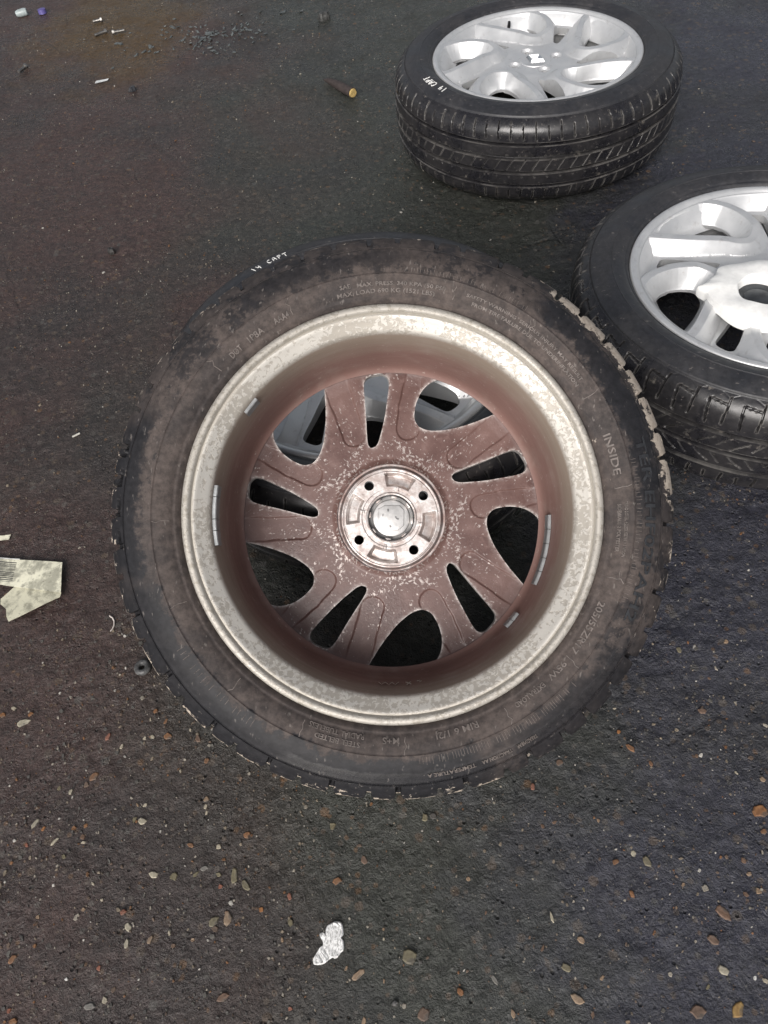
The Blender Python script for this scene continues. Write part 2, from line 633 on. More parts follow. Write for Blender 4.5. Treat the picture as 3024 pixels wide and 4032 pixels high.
def hub_back(x, y):
    r = np.hypot(x, y)
    z = np.full_like(r, .0435)
    a = np.degrees(np.arctan2(y, -x))
    for c in (78, 168, 258, 348):
        da = np.abs((a - c + 180) % 360 - 180)
        s = np.maximum(np.abs(r - .0497) - .0092, (da - 21) * R(1) * r)
        t = np.clip(-s / .0042, 0, 1)
        z = z + (.0075 + .0035 * np.clip((r - .045) / .012, 0, 1)) * t * t * (3 - 2 * t)
        # thin rib joining pocket and bore
        s2 = np.maximum(np.abs(r - .0385) - .0035, da * R(1) * r - .0022)
        z = z - .0008 * np.clip(-s2 / .0008, 0, 1)
    z = z + .0013 * np.clip((.0030 - np.abs(r - .0352)) / .0008, 0, 1) - .0006 * np.clip((.0012 - np.abs(r - .0316)) / .0006, 0, 1)
    z = z + .0012 * np.clip((.0010 - np.abs(r - .0612)) / .0006, 0, 1)
    t = np.clip((r - .0635) / .0042, 0, 1)
    z = z + (.0048 - .0005) * t * t * (3 - 2 * t)
    return z


def hub_F(x, y):
    return lugF(x, y) - .0063


# ------------------------------------------------------------------ wheel materials
def silver_mat(name='silver_paint', dirt=0.10):
    m = NB(name, 0.3, 0.5)
    n = m.noise(22, 5, 0.6)
    c = m.mix(m.rampf(n, 0.35, 0.75), (0.57, 0.578, 0.585), (0.65, 0.656, 0.66))
    grime = m.math('MULTIPLY', m.rampf(m.noise(55, 5, 0.7), 0.56, 0.74), dirt * 4)
    c = m.mix(grime, c, (0.33, 0.31, 0.29))
    sc = m.noise(40, 2, 0.5, m.obj((1, 9, 2)))
    c = m.mix(m.math('MULTIPLY', m.rampf(sc, 0.71, 0.78), 0.5), c, (0.28, 0.28, 0.28))
    m.color(c)
    m.rough(m.rampf(n, 0.3, 0.7, 0.34, 0.48))
    m.b.inputs['Coat Weight'].default_value = 0.3
    m.b.inputs['Coat Roughness'].default_value = 0.12
    m.bump(m.noise(900, 2, 0.5), 0.03, 0.0004)
    return m.m


def dust_mat():
    """inner side of the spokes: baked-on brake dust with bare flecks"""
    m = NB('brake_dust', 0.55, 0.15)
    n = m.noise(16, 5, 0.6)
    c = m.mix(m.rampf(n, 0.3, 0.72), (0.086, 0.044, 0.038), (0.148, 0.086, 0.075))
    c = m.mix(m.math('MULTIPLY', m.rampf(m.noise(60, 4, 0.65), 0.5, 0.75), 0.5), c, (0.235, 0.155, 0.14))
    r, a, z = m.polar()
    fl = m.noise(330, 3, 0.62, m.obj((1.0, 0.6, 0.7)), 0.5)
    dens = m.math('ADD', m.rampf(m.noise(26, 3, 0.6), 0.38, 0.70, -0.02, 0.115), m.rampf(r, 0.06, 0.125, 0.06, 0.0))
    f = m.rampf(m.math('ADD', fl, dens), 0.65, 0.70)
    c = m.mix(m.math('MULTIPLY', f, 0.8), c, (0.52, 0.46, 0.43))
    wr = m.math('MULTIPLY', m.attr('wear'), m.rampf(m.noise(120, 4, 0.7), 0.36, 0.58))
    c = m.mix(m.math('MULTIPLY', wr, 0.9), c, (0.62, 0.58, 0.55))
    m.color(c)
    m.rough(m.rampf(n, 0.3, 0.7, 0.28, 0.50))
    m.metal(m.math('MULTIPLY', f, 0.5))
    h = m.math('ADD', m.noise(260, 4, 0.7), m.math('MULTIPLY', f, 0.6))
    m.bump(h, 0.35, 0.0012)
    return m.m


def hub_back_mat():
    m = NB('bare_hub_metal', 0.4, 0.75)
    n = m.noise(70, 5, 0.65)
    c = m.mix(m.rampf(n, 0.35, 0.68), (0.42, 0.355, 0.33), (0.74, 0.71, 0.69))
    r, a, z = m.polar()
    c = m.mix(m.math('MULTIPLY', m.rampf(r, 0.060, 0.0675), m.rampf(n, 0.25, 0.75, 0.9, 0.35)), c, (0.30, 0.20, 0.18))
    c = m.mix(m.math('MULTIPLY', m.rampf(m.noise(190, 4, 0.7), 0.55, 0.70), 0.55), c, (0.17, 0.12, 0.10))
    m.color(c)
    m.rough(m.rampf(n, 0.3, 0.7, 0.58, 0.36))
    m.bump(m.noise(240, 4, 0.7), 0.3, 0.001)
    return m.m


def rim_back_mat():
    """barrel and inner flange of the upturned wheel"""
    m = NB('dirty_barrel', 0.5, 0.2)
    r, a, z = m.polar()
    streak = m.noise(9, 5, 0.6, m.obj((1, 1, 7)))
    # deep end brown, towards the flange taupe
    f = m.rampf(m.math('ADD', z, m.math('MULTIPLY', m.math('SUBTRACT', streak, 0.5), 0.05)), -0.068, 0.004)
    c = m.mix(f, (0.275, 0.225, 0.182), (0.195, 0.114, 0.098))
    c = m.mix(m.math('MULTIPLY', m.rampf(m.noise(18, 5, 0.65), 0.5, 0.78), 0.45), c, (0.33, 0.275, 0.24))
    c = m.mix(m.math('MULTIPLY', m.rampf(m.noise(150, 3, 0.6, m.obj((1, 0.5, 2))), 0.66, 0.72), 0.5), c, (0.55, 0.50, 0.46))
    # flange: bare, flaking lacquer
    fl = m.rampf(m.math('ADD', z, m.math('MULTIPLY', m.math('SUBTRACT', streak, 0.5), 0.006)), -0.0700, -0.0785)
    pe = m.noise(190, 4, 0.65, None, 0.5)
    pb = m.noise(14, 3, 0.5)
    flake = m.rampf(m.math('ADD', pe, m.math('MULTIPLY', m.math('SUBTRACT', pb, 0.5), 0.55)), 0.46, 0.51)
    cf = m.mix(flake, (0.41, 0.38, 0.335), (0.56, 0.535, 0.49))
    lip = m.rampf(r, 0.2232, 0.2245)
    cl = m.mix(m.rampf(pe, 0.52, 0.60), (0.42, 0.395, 0.355), (0.31, 0.285, 0.245))
    cl = m.mix(m.band(r, .2246, .2272, .0008), cl, (0.40, 0.37, 0.32))
    cf = m.mix(lip, cf, cl)
    c = m.mix(fl, c, cf)
    m.color(c)
    m.metal(m.math('ADD', m.math('MULTIPLY', fl, 0.40), 0.04))
    m.rough(m.rampf(streak, 0.3, 0.7, 0.46, 0.64))
    h = m.math('ADD', m.math('MULTIPLY', m.noise(200, 4, 0.7), 0.4), m.math('MULTIPLY', m.math('MULTIPLY', flake, fl), 0.8))
    m.bump(h, 0.35, 0.0012)
    return m.m


def rubber_mat(name, dusty, blk=(0.028, 0.028, 0.030), dust=(0.115, 0.094, 0.085), main=False, tread=False):
    m = NB(name, 0.6)
    r, a, z = m.polar()
    n = m.noise(13, 5, 0.62, None, 0.5)
    fine = m.noise(170, 4, 0.7)
    amt = m.rampf(m.math('ADD', n, m.math('MULTIPLY', m.math('SUBTRACT', fine, 0.5), 0.25)), 0.36, 0.60, max(0, dusty - 0.45), dusty)
    if main:
        # wiped, wet-black zones of this tyre
        wob = m.math('MULTIPLY', m.math('SUBTRACT', m.noise(45, 6, 0.72), 0.5), 0.055)
        rw = m.math('ADD', r, wob)
        aw = m.math('ADD', a, m.math('MULTIPLY', m.math('SUBTRACT', n, 0.5), 40))
        aa = m.math('ABSOLUTE', aw)
        z1 = m.math('MULTIPLY', m.rampf(aa, 158, 168), m.rampf(rw, 0.279, 0.287))                 # left shoulder
        z2 = m.math('MULTIPLY', m.band(aw, -3, 52, 5), m.band(rw, 0.270, 0.300, 0.004))            # right upper ring
        z3 = m.math('MULTIPLY', m.band(aw, -165, -66, 5), m.rampf(rw, 0.266, 0.274))               # bottom
        z4 = m.math('MULTIPLY', m.band(aw, -62, -38, 4), m.rampf(rw, 0.266, 0.276))                # lower right
        z5 = m.math('MULTIPLY', m.band(aw, 92, 118, 4), m.band(rw, 0.276, 0.296, 0.004))           # top
        zsh = m.math('MULTIPLY', m.rampf(m.noise(24, 6, 0.75, m.obj((1, 1, 1), (4, 4, 1))), 0.515, 0.58), m.rampf(r, 0.262, 0.272, 0.2, 0.8))
        zz = m.math('MAXIMUM', m.math('MAXIMUM', zsh, m.math('MAXIMUM', z1, z2)), m.math('MAXIMUM', z3, m.math('MAXIMUM', m.math('MULTIPLY', z4, 0.8), m.math('MULTIPLY', z5, 0.7))))
        amt = m.math('MULTIPLY', amt, m.math('SUBTRACT', 1.0, m.math('MULTIPLY', zz, 0.88)))
        amt = m.math('MULTIPLY', amt, m.rampf(rw, 0.262, 0.305, 1.0, 0.62))
    c = m.mix(amt, blk, dust)
    c = m.mix(1.0, c, m.mix(m.rampf(m.noise(110, 5, 0.75, m.obj((1, 1, 1), (3, 1, 2))), 0.3, 0.7), (0.66, 0.66, 0.67), (1.28, 1.26, 1.25)), 'MULTIPLY')
    # fine scuffs, radial and circumferential
    sc = m.noise(260, 2, 0.5, m.obj((1, 0.35, 1)))
    c = m.mix(m.math('MULTIPLY', m.rampf(sc, 0.66, 0.74), 0.35), c, (0.26, 0.235, 0.215))
    if main:
        mud = m.noise(70, 5, 0.75, None, 0.4)
        aw2 = m.math('ADD', a, m.math('MULTIPLY', m.math('SUBTRACT', m.noise(20, 3), 0.5), 14))
        amud = m.math('MAXIMUM', m.math('MULTIPLY', m.band(aw2, 4, 53, 4), 0.235), m.math('MULTIPLY', m.band(aw2, -118, -20, 8), -0.02))
        amud = m.math('MAXIMUM', amud, m.math('MULTIPLY', m.band(aw2, -22, 16, 6), 0.02))
        edge = m.rampf(r, 0.2960, 0.3140, -0.30, 0.0)
        far = m.rampf(r, 0.3185, 0.3235, 0.0, 0.19)       # mud line on the outermost edge
        lev = m.math('SUBTRACT', m.math('ADD', m.math('ADD', mud, amud), m.math('ADD', edge, far)), m.math('MULTIPLY', m.band(a, -66, -30, 2), 0.12))
        f = m.rampf(lev, 0.60, 0.645)
        c = m.mix(m.math('MULTIPLY', f, 0.95), c, m.mix(m.rampf(fine, 0.3, 0.7), (0.34, 0.285, 0.235), (0.50, 0.44, 0.37)))
        wet = m.math('MULTIPLY', m.band(aw, -108, -32, 6), m.band(m.math('ADD', r, m.math('MULTIPLY', wob, 0.25)), 0.2865, 0.3035, 0.002))
        ro = m.math('ADD', m.math('MULTIPLY', m.math('MAXIMUM', amt, f), 0.25), 0.52)
        m.rough(m.math('SUBTRACT', ro, m.math('MULTIPLY', wet, 0.36)))
        m.spec(m.math('ADD', m.math('MULTIPLY', wet, 0.40), 0.22))
    elif tread:
        f = m.math('MULTIPLY', m.rampf(m.noise(34, 5, 0.75), 0.61, 0.70), 0.55)
        c = m.mix(f, c, (0.21, 0.19, 0.165))
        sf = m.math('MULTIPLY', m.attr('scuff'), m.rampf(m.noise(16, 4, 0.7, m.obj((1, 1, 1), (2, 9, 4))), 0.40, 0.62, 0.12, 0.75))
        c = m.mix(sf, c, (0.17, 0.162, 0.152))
        m.rough(m.rampf(n, 0.3, 0.7, 0.20, 0.42))
    else:
        m.rough(m.rampf(amt, 0.0, 0.6, 0.44, 0.72))
    m.color(c)
    if not main: m.spec(0.5)
    m.bump(m.math('ADD', m.math('MULTIPLY', fine, 0.6), m.noise(60, 3, 0.6)), 0.25, 0.0009)
    return m.m


M_SILVER = silver_mat()
M_DUST = dust_mat()
M_HUBB = hub_back_mat()
M_RIMB = rim_back_mat()
M_WALLD = simple('scraped_edge', (0.55, 0.52, 0.50), 0.45, 0.5, 0.3, 140, 0.2)
M_RUB_MAIN = rubber_mat('dusty_rubber', 0.95, blk=(0.013, 0.014, 0.017), dust=(0.088, 0.072, 0.065), main=True)
M_RUB_SIDE = rubber_mat('worn_rubber', 0.30, blk=(0.022, 0.023, 0.027), dust=(0.055, 0.052, 0.052))
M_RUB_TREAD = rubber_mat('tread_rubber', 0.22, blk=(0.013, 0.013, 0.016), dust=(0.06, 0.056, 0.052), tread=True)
M_LETTER = simple('raised_rubber', (0.138, 0.117, 0.106), 0.62, 0, 0.35, 150)
M_LETTER_BLK = simple('black_raised_rubber', (0.026, 0.027, 0.030), 0.4, 0, 0.3, 150)
M_CHALK = simple('white_chalk', (0.78, 0.78, 0.76), 0.85, 0, 0.12, 300)
M_WEIGHT = simple('weight_zinc', (0.30, 0.31, 0.315), 0.42, 0.5, 0.15, 90, 0.1)
M_BLACKP = simple('black_plastic', (0.018, 0.018, 0.020), 0.4, 0, 0.3, 60)
M_CAP = simple('cap_back_plastic', (0.56, 0.55, 0.54), 0.38, 0.35, 0.14, 120, 0.15)
M_CHROME = simple('polished_emblem', (0.82, 0.83, 0.85), 0.12, 1.0, 0.05, 40)
M_SCRATCH = simple('scratched_mark', (0.50, 0.46, 0.40), 0.6, 0.2, 0.15, 200)

SEC_R = .221
SPOKE = polar_part('spoke', .070, SEC_R, 118, S0, S0 + 72, 205, lambda x, y: np.minimum(fS(x, y), fW(x, y)), z_front, z_back, [M_SILVER, M_DUST, M_SILVER])
SPOKE_D = SPOKE.copy()
SPOKE_D.materials[2] = M_WALLD
HUB = polar_part('hub', .0300, .070, 52, 0, 360, 300, hub_F, hub_front, hub_back, [M_SILVER, M_HUBB, M_SILVER], cyc=True)

RIM_PROF = [(.2205, .0868), (.2218, .0874), (.2235, .0893), (.2262, .0915), (.229, .0924), (.232, .0925), (.2345, .0918), (.236, .0903), (.2366, .0880), (.2362, .085),
            (.2335, .081), (.224, .079), (.2215, .074), (.2185, .045), (.208, .030), (.208, -.030), (.2185, -.048), (.2185, -.074), (.224, -.079), (.2335, -.081),
            (.2362, -.085), (.2366, -.0880), (.236, -.0903), (.2345, -.0918), (.232, -.0925), (.2295, -.0922), (.2278, -.0912), (.2268, -.0895), (.2256, -.0882), (.2240, -.0884), (.2222, -.0880),
            (.2200, -.0862), (.2150, -.0828), (.2100, -.0796), (.2078, -.0778), (.2064, -.0750), (.2056, -.071), (.2048, -.062), (.2040, -.045), (.2028, -.02), (.2012, .0), (.1998, .018),
            (.1988, .028), (.1978, .036), (.1963, .0408), (.1938, .0448), (.1910, .0466), (.1910, .0480), (.1935, .0500), (.199, .060), (.209, .075), (.2165, .0815)]
RIM_S = lathe('rim', RIM_PROF, 256, [M_SILVER], sharp=50, closed_prof=True)
RIM_D = lathe('rim', RIM_PROF, 256, [M_RIMB], sharp=50, closed_prof=True)

# tyre side profile (r, z) bead -> shoulder start
SIDE = [(.2190, .0660), (.2205, .0765), (.2290, .0800), (.2340, .0828), (.2362, .0868), (.2382, .0905), (.2412, .0938), (.2430, .0948), (.2442, .0946), (.2456, .0962), (.2510, .0990),
        (.2570, .1010), (.2640, .1022), (.2656, .1024), (.2664, .1033), (.2672, .1025), (.2690, .1024), (.2750, .1020), (.2810, .1008), (.2870, .0990), (.2930, .0964), (.2972, .0942),
        (.2990, .0936), (.2996, .0920), (.3002, .0908), (.3010, .0914), (.3020, .0903)]
SHO = [(.3020, .0903), (.3075, .0868), (.3130, .0822), (.3180, .0765), (.3215, .0705), (.3240, .0630), (.3258, .0530), (.3275, .036), (.3283, .018), (.3286, .0)]


def zprof(r):
    P = np.array(SIDE + SHO[1:6])
    return np.interp(r, P[:, 0], P[:, 1])


def side_mesh(mat, n=360):
    P = np.array(SIDE)
    vs, qs, off = [], [], 0
    for s in (1, -1):
        th = np.linspace(0, 2 * np.pi, n, endpoint=False)
        V = np.stack([P[None, :, 0] * np.cos(th)[:, None], P[None, :, 0] * np.sin(th)[:, None], np.broadcast_to(s * P[None, :, 1], (n, len(P)))], -1).reshape(-1, 3)
        vs.append(V)
        qs.append(grid_quads(n, len(P), closed=True, flip=(s > 0)) + off)
        off += len(V)
    return np_mesh('tyre', np.concatenate(vs), np.concatenate(qs)[:, ::-1], mats=[mat], sharp=60)


def wrapd(a, c, p):
    return (a - c + p / 2) % p - p / 2


def groove(d, w, depth, soft=.0006):
    """depth of a groove of full width w at distance d from its middle (m)"""
    return depth * np.clip((w / 2 - np.abs(d)) / soft + .5, 0, 1)


def tread_mesh(design, mat, n=1440, step=.0013):
    P = np.array(SHO + [(r, -z) for r, z in SHO[::-1][1:]])
    seg = np.hypot(*np.diff(P, axis=0).T)
    s = np.concatenate([[0], np.cumsum(seg)])
    m = int(s[-1] / step)
    su = np.linspace(0, s[-1], m)
    # smoothed profile
    r, z = np.interp(su, s, P[:, 0]), np.interp(su, s, P[:, 1])
    for _ in range(6):
        r[1:-1] = (r[:-2] + 2 * r[1:-1] + r[2:]) / 4
        z[1:-1] = (z[:-2] + 2 * z[1:-1] + z[2:]) / 4
    tr, tz = np.gradient(r), np.gradient(z)
    L = np.hypot(tr, tz)
    nr_, nz_ = -tz / L, tr / L
    th = np.linspace(0, 2 * np.pi, n, endpoint=False)
    T, S = np.meshgrid(th, su, indexing='ij')
    Zz = np.broadcast_to(z, T.shape)
    Rr = np.broadcast_to(r, T.shape)
    arc = T * .327
    D = np.zeros_like(T)
    if design == 'rib':
        for zc_, w_ in ((.047, .0056), (.018, .0066), (-.014, .0066), (-.045, .0056)):
            D = np.maximum(D, groove(Zz - zc_, w_, .0095, .0010))
        p = 2 * np.pi * .327 / 76
        k = np.floor(arc / p)
        jit = np.sin(k * 12.9898) * .0012
        lat = groove(wrapd(arc, 0, p) + jit + .08 * (np.abs(Zz) - .07), .0022, .0040)
        D = np.maximum(D, lat * (np.abs(Zz) > .0555) * (Rr > .3085 + .006 * (k % 2)))
        for lo, hi, sl, off in ((.021, .044, .55, .3), (-.010, .014, -.6, .0), (-.044, -.021, .55, .6)):
            D = np.maximum(D, groove(wrapd(arc, off * p, p) + sl * Zz, .0015, .0030) * (Zz > lo) * (Zz < hi))
        D = np.maximum(D, groove(wrapd(arc, .5 * p, p * 2) - .2 * Zz, .0014, .0026) * (Zz < -.0515) * (Zz > -.08))
    elif design == 'hook':
        for zc_, w_ in ((.036, .0062), (.0, .0066), (-.036, .0062)):
            D = np.maximum(D, groove(Zz - zc_, w_, .0085, .0010))
        p = 2 * np.pi * .327 / 42
        a = wrapd(arc, 0, p)
        az = np.abs(Zz)
        D = np.maximum(D, groove(a + .10 * (az - .06), .0028, .0045) * (az > .046) * (Rr > .3120))
        D = np.maximum(D, groove(wrapd(arc, p / 2, p) - .06 * (az - .06), .0024, .0040) * (az > .050) * (Rr > .3060))
        # hook: bar joining the two grooves high on the shoulder
        D = np.maximum(D, groove(Rr - (.3125 + .10 * a), .0022, .0034) * (az > .05) * (a > -.0005) * (a < p / 2))
        # fine webs towards the side
        D = np.maximum(D, groove(Rr - (.3085 - .45 * np.abs(wrapd(arc, p / 2, p))), .0010, .0010) * (az > .07) * (Rr < .309))
        for lo, hi, sg in ((.006, .031, 1), (-.031, -.006, -1)):
            u = np.clip((Zz * sg - .006) / .025, 0, 1)
            D = np.maximum(D, groove(wrapd(arc, 0, p) - .020 * u - .012 * u * u, .0024, .0040) * (Zz > lo) * (Zz < hi))
            D = np.maximum(D, groove(wrapd(arc, p / 2, p) - .020 * u, .0014, .0030) * (Zz > lo + .006) * (Zz < hi))
    else:
        # worn blocks: notches that open at the shoulder edge
        for zc_, w_ in ((.030, .009), (.0, .009), (-.030, .009)):
            D = np.maximum(D, groove(Zz - zc_, w_, .0055))
        N = 51
        p = 2 * np.pi * .327 / N
        k = np.floor((arc / p + .5) % N)
        jit = np.sin(k * 78.233) * .0045
        a = wrapd(arc, 0, p) - jit
        edge = np.clip((Rr - .3150) / .006, 0, 1)
        wdt = .0048 + .0052 * edge
        D = np.maximum(D, .0075 * np.clip((wdt / 2 - np.abs(a)) / .0006 + .5, 0, 1) * (Rr > .3065 + .004 * np.sin(k * 3.1)) * (np.abs(Zz) > .034))
        deg = np.degrees(T)
        chunk = np.clip((np.minimum(deg - 213, 244 - deg)) / 2, 0, 1)         # torn wide gaps on the lower right shoulder
        D = np.maximum(D, .0125 * np.clip(((.0062 + .0050 * edge) / 2 - np.abs(a)) / .0008 + .5, 0, 1) * (Rr > .3050) * (np.abs(Zz) > .034) * chunk)
        for hb in (352.5, 359.2, 5.5, 11.8):                                   # hooked cuts on the left shoulder
            da = wrapd(deg, hb, 360) * R(1) * .327
            D = np.maximum(D, groove(da + .2 * (Rr - .31), .0042, .0065) * (Rr > .3045) * (Zz < -.034))
            D = np.maximum(D, groove(Rr - .3062 - .05 * da, .0030, .0045) * (da > -.001) * (da < .020) * (Zz < -.05))
        ch = vnoise(arc, Zz + 1, .006, 8)
        D = D + .0022 * np.clip((ch - .16) / .1, 0, 1) * np.clip((Rr - .3175) / .003, 0, 1) * (np.abs(Zz) > .045)
    D = D + .00035 * vnoise(arc * 1.0, Zz + 1, .02, 4)
    # no displacement where it meets the side wall
    fade = np.clip(np.minimum(S, s[-1] - S) / .002, 0, 1)
    D = D * fade
    RR = Rr - D * nr_
    ZZ = Zz - D * nz_
    V = np.stack([RR * np.cos(T), RR * np.sin(T), ZZ], -1)
    me = np_mesh('tread', V.reshape(-1, 3), grid_quads(n, m, closed=True)[:, ::-1], mats=[mat], sharp=50)
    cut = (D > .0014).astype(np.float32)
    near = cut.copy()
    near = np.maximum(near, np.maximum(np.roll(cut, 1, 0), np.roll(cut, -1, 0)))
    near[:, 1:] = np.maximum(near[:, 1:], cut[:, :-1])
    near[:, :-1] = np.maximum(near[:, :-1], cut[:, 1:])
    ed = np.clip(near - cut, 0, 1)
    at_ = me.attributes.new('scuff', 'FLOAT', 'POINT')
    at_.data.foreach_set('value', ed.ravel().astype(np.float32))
    return me


SIDE_MAIN, SIDE_W = side_mesh(M_RUB_MAIN, 480), side_mesh(M_RUB_SIDE)
TREAD_BLOCK = tread_mesh('block', M_RUB_MAIN)
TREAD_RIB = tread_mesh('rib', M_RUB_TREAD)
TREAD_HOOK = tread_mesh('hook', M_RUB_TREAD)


def put_ring(px, rho, side, lift, bdeg):
    """point at back-view angle bdeg (side=-1) or front-view local angle (side=+1)"""
    t = R(bdeg)
    z = zprof(rho) + lift
    return (-rho * math.cos(t), rho * math.sin(t), -z) if side < 0 else (rho * math.cos(t), rho * math.sin(t), z)


def ring_text(parts, name, mat, parent, side=-1, lift=.0007, bold=0.0):
    """raised lettering bent round the side wall; parts: (text, start deg, end deg, baseline radius, height)"""
    bm = bmesh.new()
    for txt, b0, b1, rad, hgt in parts:
        cu = bpy.data.curves.new('t', 'FONT')
        cu.body = txt
        cu.size = 1.0
        cu.extrude = 0.03
        cu.offset = bold
        cu.resolution_u = 2
        o = bpy.data.objects.new('t', cu)
        COL.objects.link(o)
        dg = bpy.context.evaluated_depsgraph_get()
        dg.update()
        me = bpy.data.meshes.new_from_object(o.evaluated_get(dg))
        co = np.empty(len(me.vertices) * 3, np.float32)
        me.vertices.foreach_get('co', co)
        co = co.reshape(-1, 3)
        if len(co):
            x0, x1 = co[:, 0].min(), co[:, 0].max()
            new = []
            for x, y, z in co:
                b = b0 + (b1 - b0) * (x - x0) / (x1 - x0)
                rho = rad + y / 0.72 * hgt
                new.append(put_ring(None, rho, side, lift * (1 if z > 0 else -0.6), b))
            me.vertices.foreach_set('co', np.array(new, np.float32).ravel())
            bm.from_mesh(me)
        bpy.data.objects.remove(o)
        bpy.data.curves.remove(cu)
        bpy.data.meshes.remove(me)
    bmesh.ops.recalc_face_normals(bm, faces=bm.faces[:])
    me = bpy.data.meshes.new(name)
    bm.to_mesh(me)
    bm.free()
    me.materials.append(mat)
    return link(name, me, parent)


GLYPH = {'1': [[(.35, 1), (.45, 0)]], '4': [[(.1, .95), (.12, .45), (.8, .5)], [(.62, .95), (.58, 0)]],
         'C': [[(.85, .85), (.5, 1), (.15, .6), (.2, .15), (.55, 0), (.85, .15)]],
         'A': [[(.1, 0), (.25, .8), (.5, 1), (.75, .8), (.85, 0)], [(.15, .42), (.8, .45)]],
         'P': [[(.2, 0), (.2, 1), (.65, 1), (.8, .75), (.62, .5), (.22, .48)]],
         'T': [[(.05, .98), (.9, 1)], [(.48, 1), (.5, 0)]]}


def chalk_text(txt, b0, b1, rad, hgt, parent, side=1, pen=.0008):
    mb = MB()
    n = len(txt)
    for i, ch in enumerate(txt):
        if ch == ' ': continue
        for st in GLYPH[ch]:
            pts = []
            for a, b in zip(st, st[1:]):
                for k in range(4):
                    pts.append((a[0] + (b[0] - a[0]) * k / 4, a[1] + (b[1] - a[1]) * k / 4))
            pts.append(st[-1])
            P3 = []
            for gx, gy in pts:
                u = (i + .1 + .8 * gx) / n
                jy = .06 * math.sin(i * 5.1)
                P3.append(put_ring(None, rad + (gy + jy) * hgt, side, .0002, b0 + (b1 - b0) * u))
            mb.tube(P3, [pen * (1 + .35 * random.random()) for _ in P3], 6)
    return mb.done('chalk_writing', M_CHALK, parent)


def radial_lines(parent, angs, r0, r1, mat, side=-1):
    for b in angs:
        mb = MB()
        b += random.uniform(-.3, .3)
        mb.tube([put_ring(None, r, side, .0001, b + (r - r0) * 40 * random.uniform(-1, 1)) for r in np.linspace(r0, r1, 5)], .0005, 5)
        mb.done('moulding_line', mat, parent)


def rot_about_z(deg): return Matrix.Rotation(R(deg), 4, 'Z')


def build_wheel(label, group, mat_world, side, tread, spoke, rim, hub_data):
    root = link('alloy_wheel', None)
    root.matrix_world = mat_world
    tag(root, label, 'wheel', group)
    ty = link('tyre', side, root)
    link('tread', tread, ty)
    rm = link('rim', rim, root)
    hb = link('hub', hub_data, root)
    for k in range(5):
        sp = link('spoke', spoke, rm)
        sp.rotation_euler = (0, 0, R(72 * k))
    return root, ty, rm, hb


# ------------------------------------------------------------------ the four wheels
G_W = 'alloy wheels with tyres lying on the tarmac'
# 1 upturned wheel in the middle, leaning with its near edge on the ground
nx, ny = 0.0126, -0.5442
nz = math.sqrt(1 - nx * nx - ny * ny)
n_ = Vector((nx, ny, nz))                      # towards the viewer = local -z
face = Vector((0.0098, 0.5065, 0.3189))
ctr = face - n_ * .0925
zl = -n_
yl = (up - n_ * up.dot(n_)).normalized()
xl = yl.cross(zl)
MW = Matrix.Identity(4)
for i, a in enumerate((xl, yl, zl)):
    for k in range(3): MW[k][i] = a[k]
MW.translation = ctr
main, m_ty, m_rim, m_hub = build_wheel('brown dusty wheel lying inside-up and tilted over another, in the middle', G_W, MW, SIDE_MAIN, TREAD_BLOCK, SPOKE_D, RIM_D, HUB)
tag(m_rim, 'dusty inner barrel with pale flaking flange')
ring_text([('INSIDE', 19.6, 9.0, .2485, .0078), ('205/55ZR17', -23.7, -38.4, .2475, .0070), ('95W', -41.5, -47.2, .2475, .0066), ('EXTRA LOAD', -49.0, -58.0, .2485, .0055),
           ('RIM 6 1/2J', -68.3, -79.2, .2470, .0066), ('M+S', -88.4, -92.6, .2475, .0064), ('RADIAL TUBELESS', -97.2, -111.4, .2462, .0054),
           ('STEEL BELTED', -98.0, -109.2, .2545, .0054), ('DOT', 136.4, 132.7, .2470, .0064), ('1P8A', 130.3, 125.5, .2470, .0066), ('AAA4', 122.2, 117.8, .2470, .0066),
           ('SAE', 103.4, 100.6, .2545, .0045), ('MAX. LOAD 690 KG (1521 LBS)', 104.5, 79.0, .2468, .0042), ('MAX. PRESS. 340 KPA (50 PSI)', 99, 76.5, .2540, .0042),
           ('SAFETY WARNING  SERIOUS INJURY MAY RESULT', 71.0, 34.5, .2545, .0036), ('FROM TIRE FAILURE DUE TO UNDERINFLATION', 69.0, 34.0, .2475, .0036),
           ('TREAD 2 STEEL + 2 POLYESTER + 1 NYLON', 2.2, -11.5, .2560, .0036), ('SIDEWALL 2 POLYESTER', 1.6, -10.6, .2490, .0036),
           ('TREADWEAR', -57.4, -62.4, .2885, .0046), ('TRACTION AA', -63.6, -70.6, .2885, .0046), ('TEMPERATURE A', -72.0, -82.6, .2885, .0046)],
          'lettering', M_LETTER, m_ty, bold=.012, lift=.0010)
ring_text([('TER EHF02PAH2', 16.5, -25.5, .2790, .0122)], 'lettering', M_LETTER_BLK, m_ty, lift=.0011, bold=.018)
radial_lines(m_ty, [5.5, -17, -40, -60.5, -87, -113, -132, -156, -177, 117, 74, 53, 30, 141], .2475, .2655, M_LETTER)
# serrated band between the two moulding rings
mb = MB()
for (b0, b1, r0, r1, stp) in ((-44, -84, .2690, .2765, .7), (92, 56, .2685, .2735, .8), (12, -22, .2690, .2740, .9), (-122, -148, .2720, .2800, 1.3)):
    b = b0
    while b > b1:
        if random.random() < .86:
            e = random.uniform(-.001, .0015)
            mb.tube([put_ring(None, r, -1, .00005, b) for r in (r0, (r0 + r1) / 2, r1 + e)], (.00030), 4)
        b -= stp * random.uniform(.85, 1.15)
tag(mb.done('serration', M_LETTER, m_ty), kind='stuff')


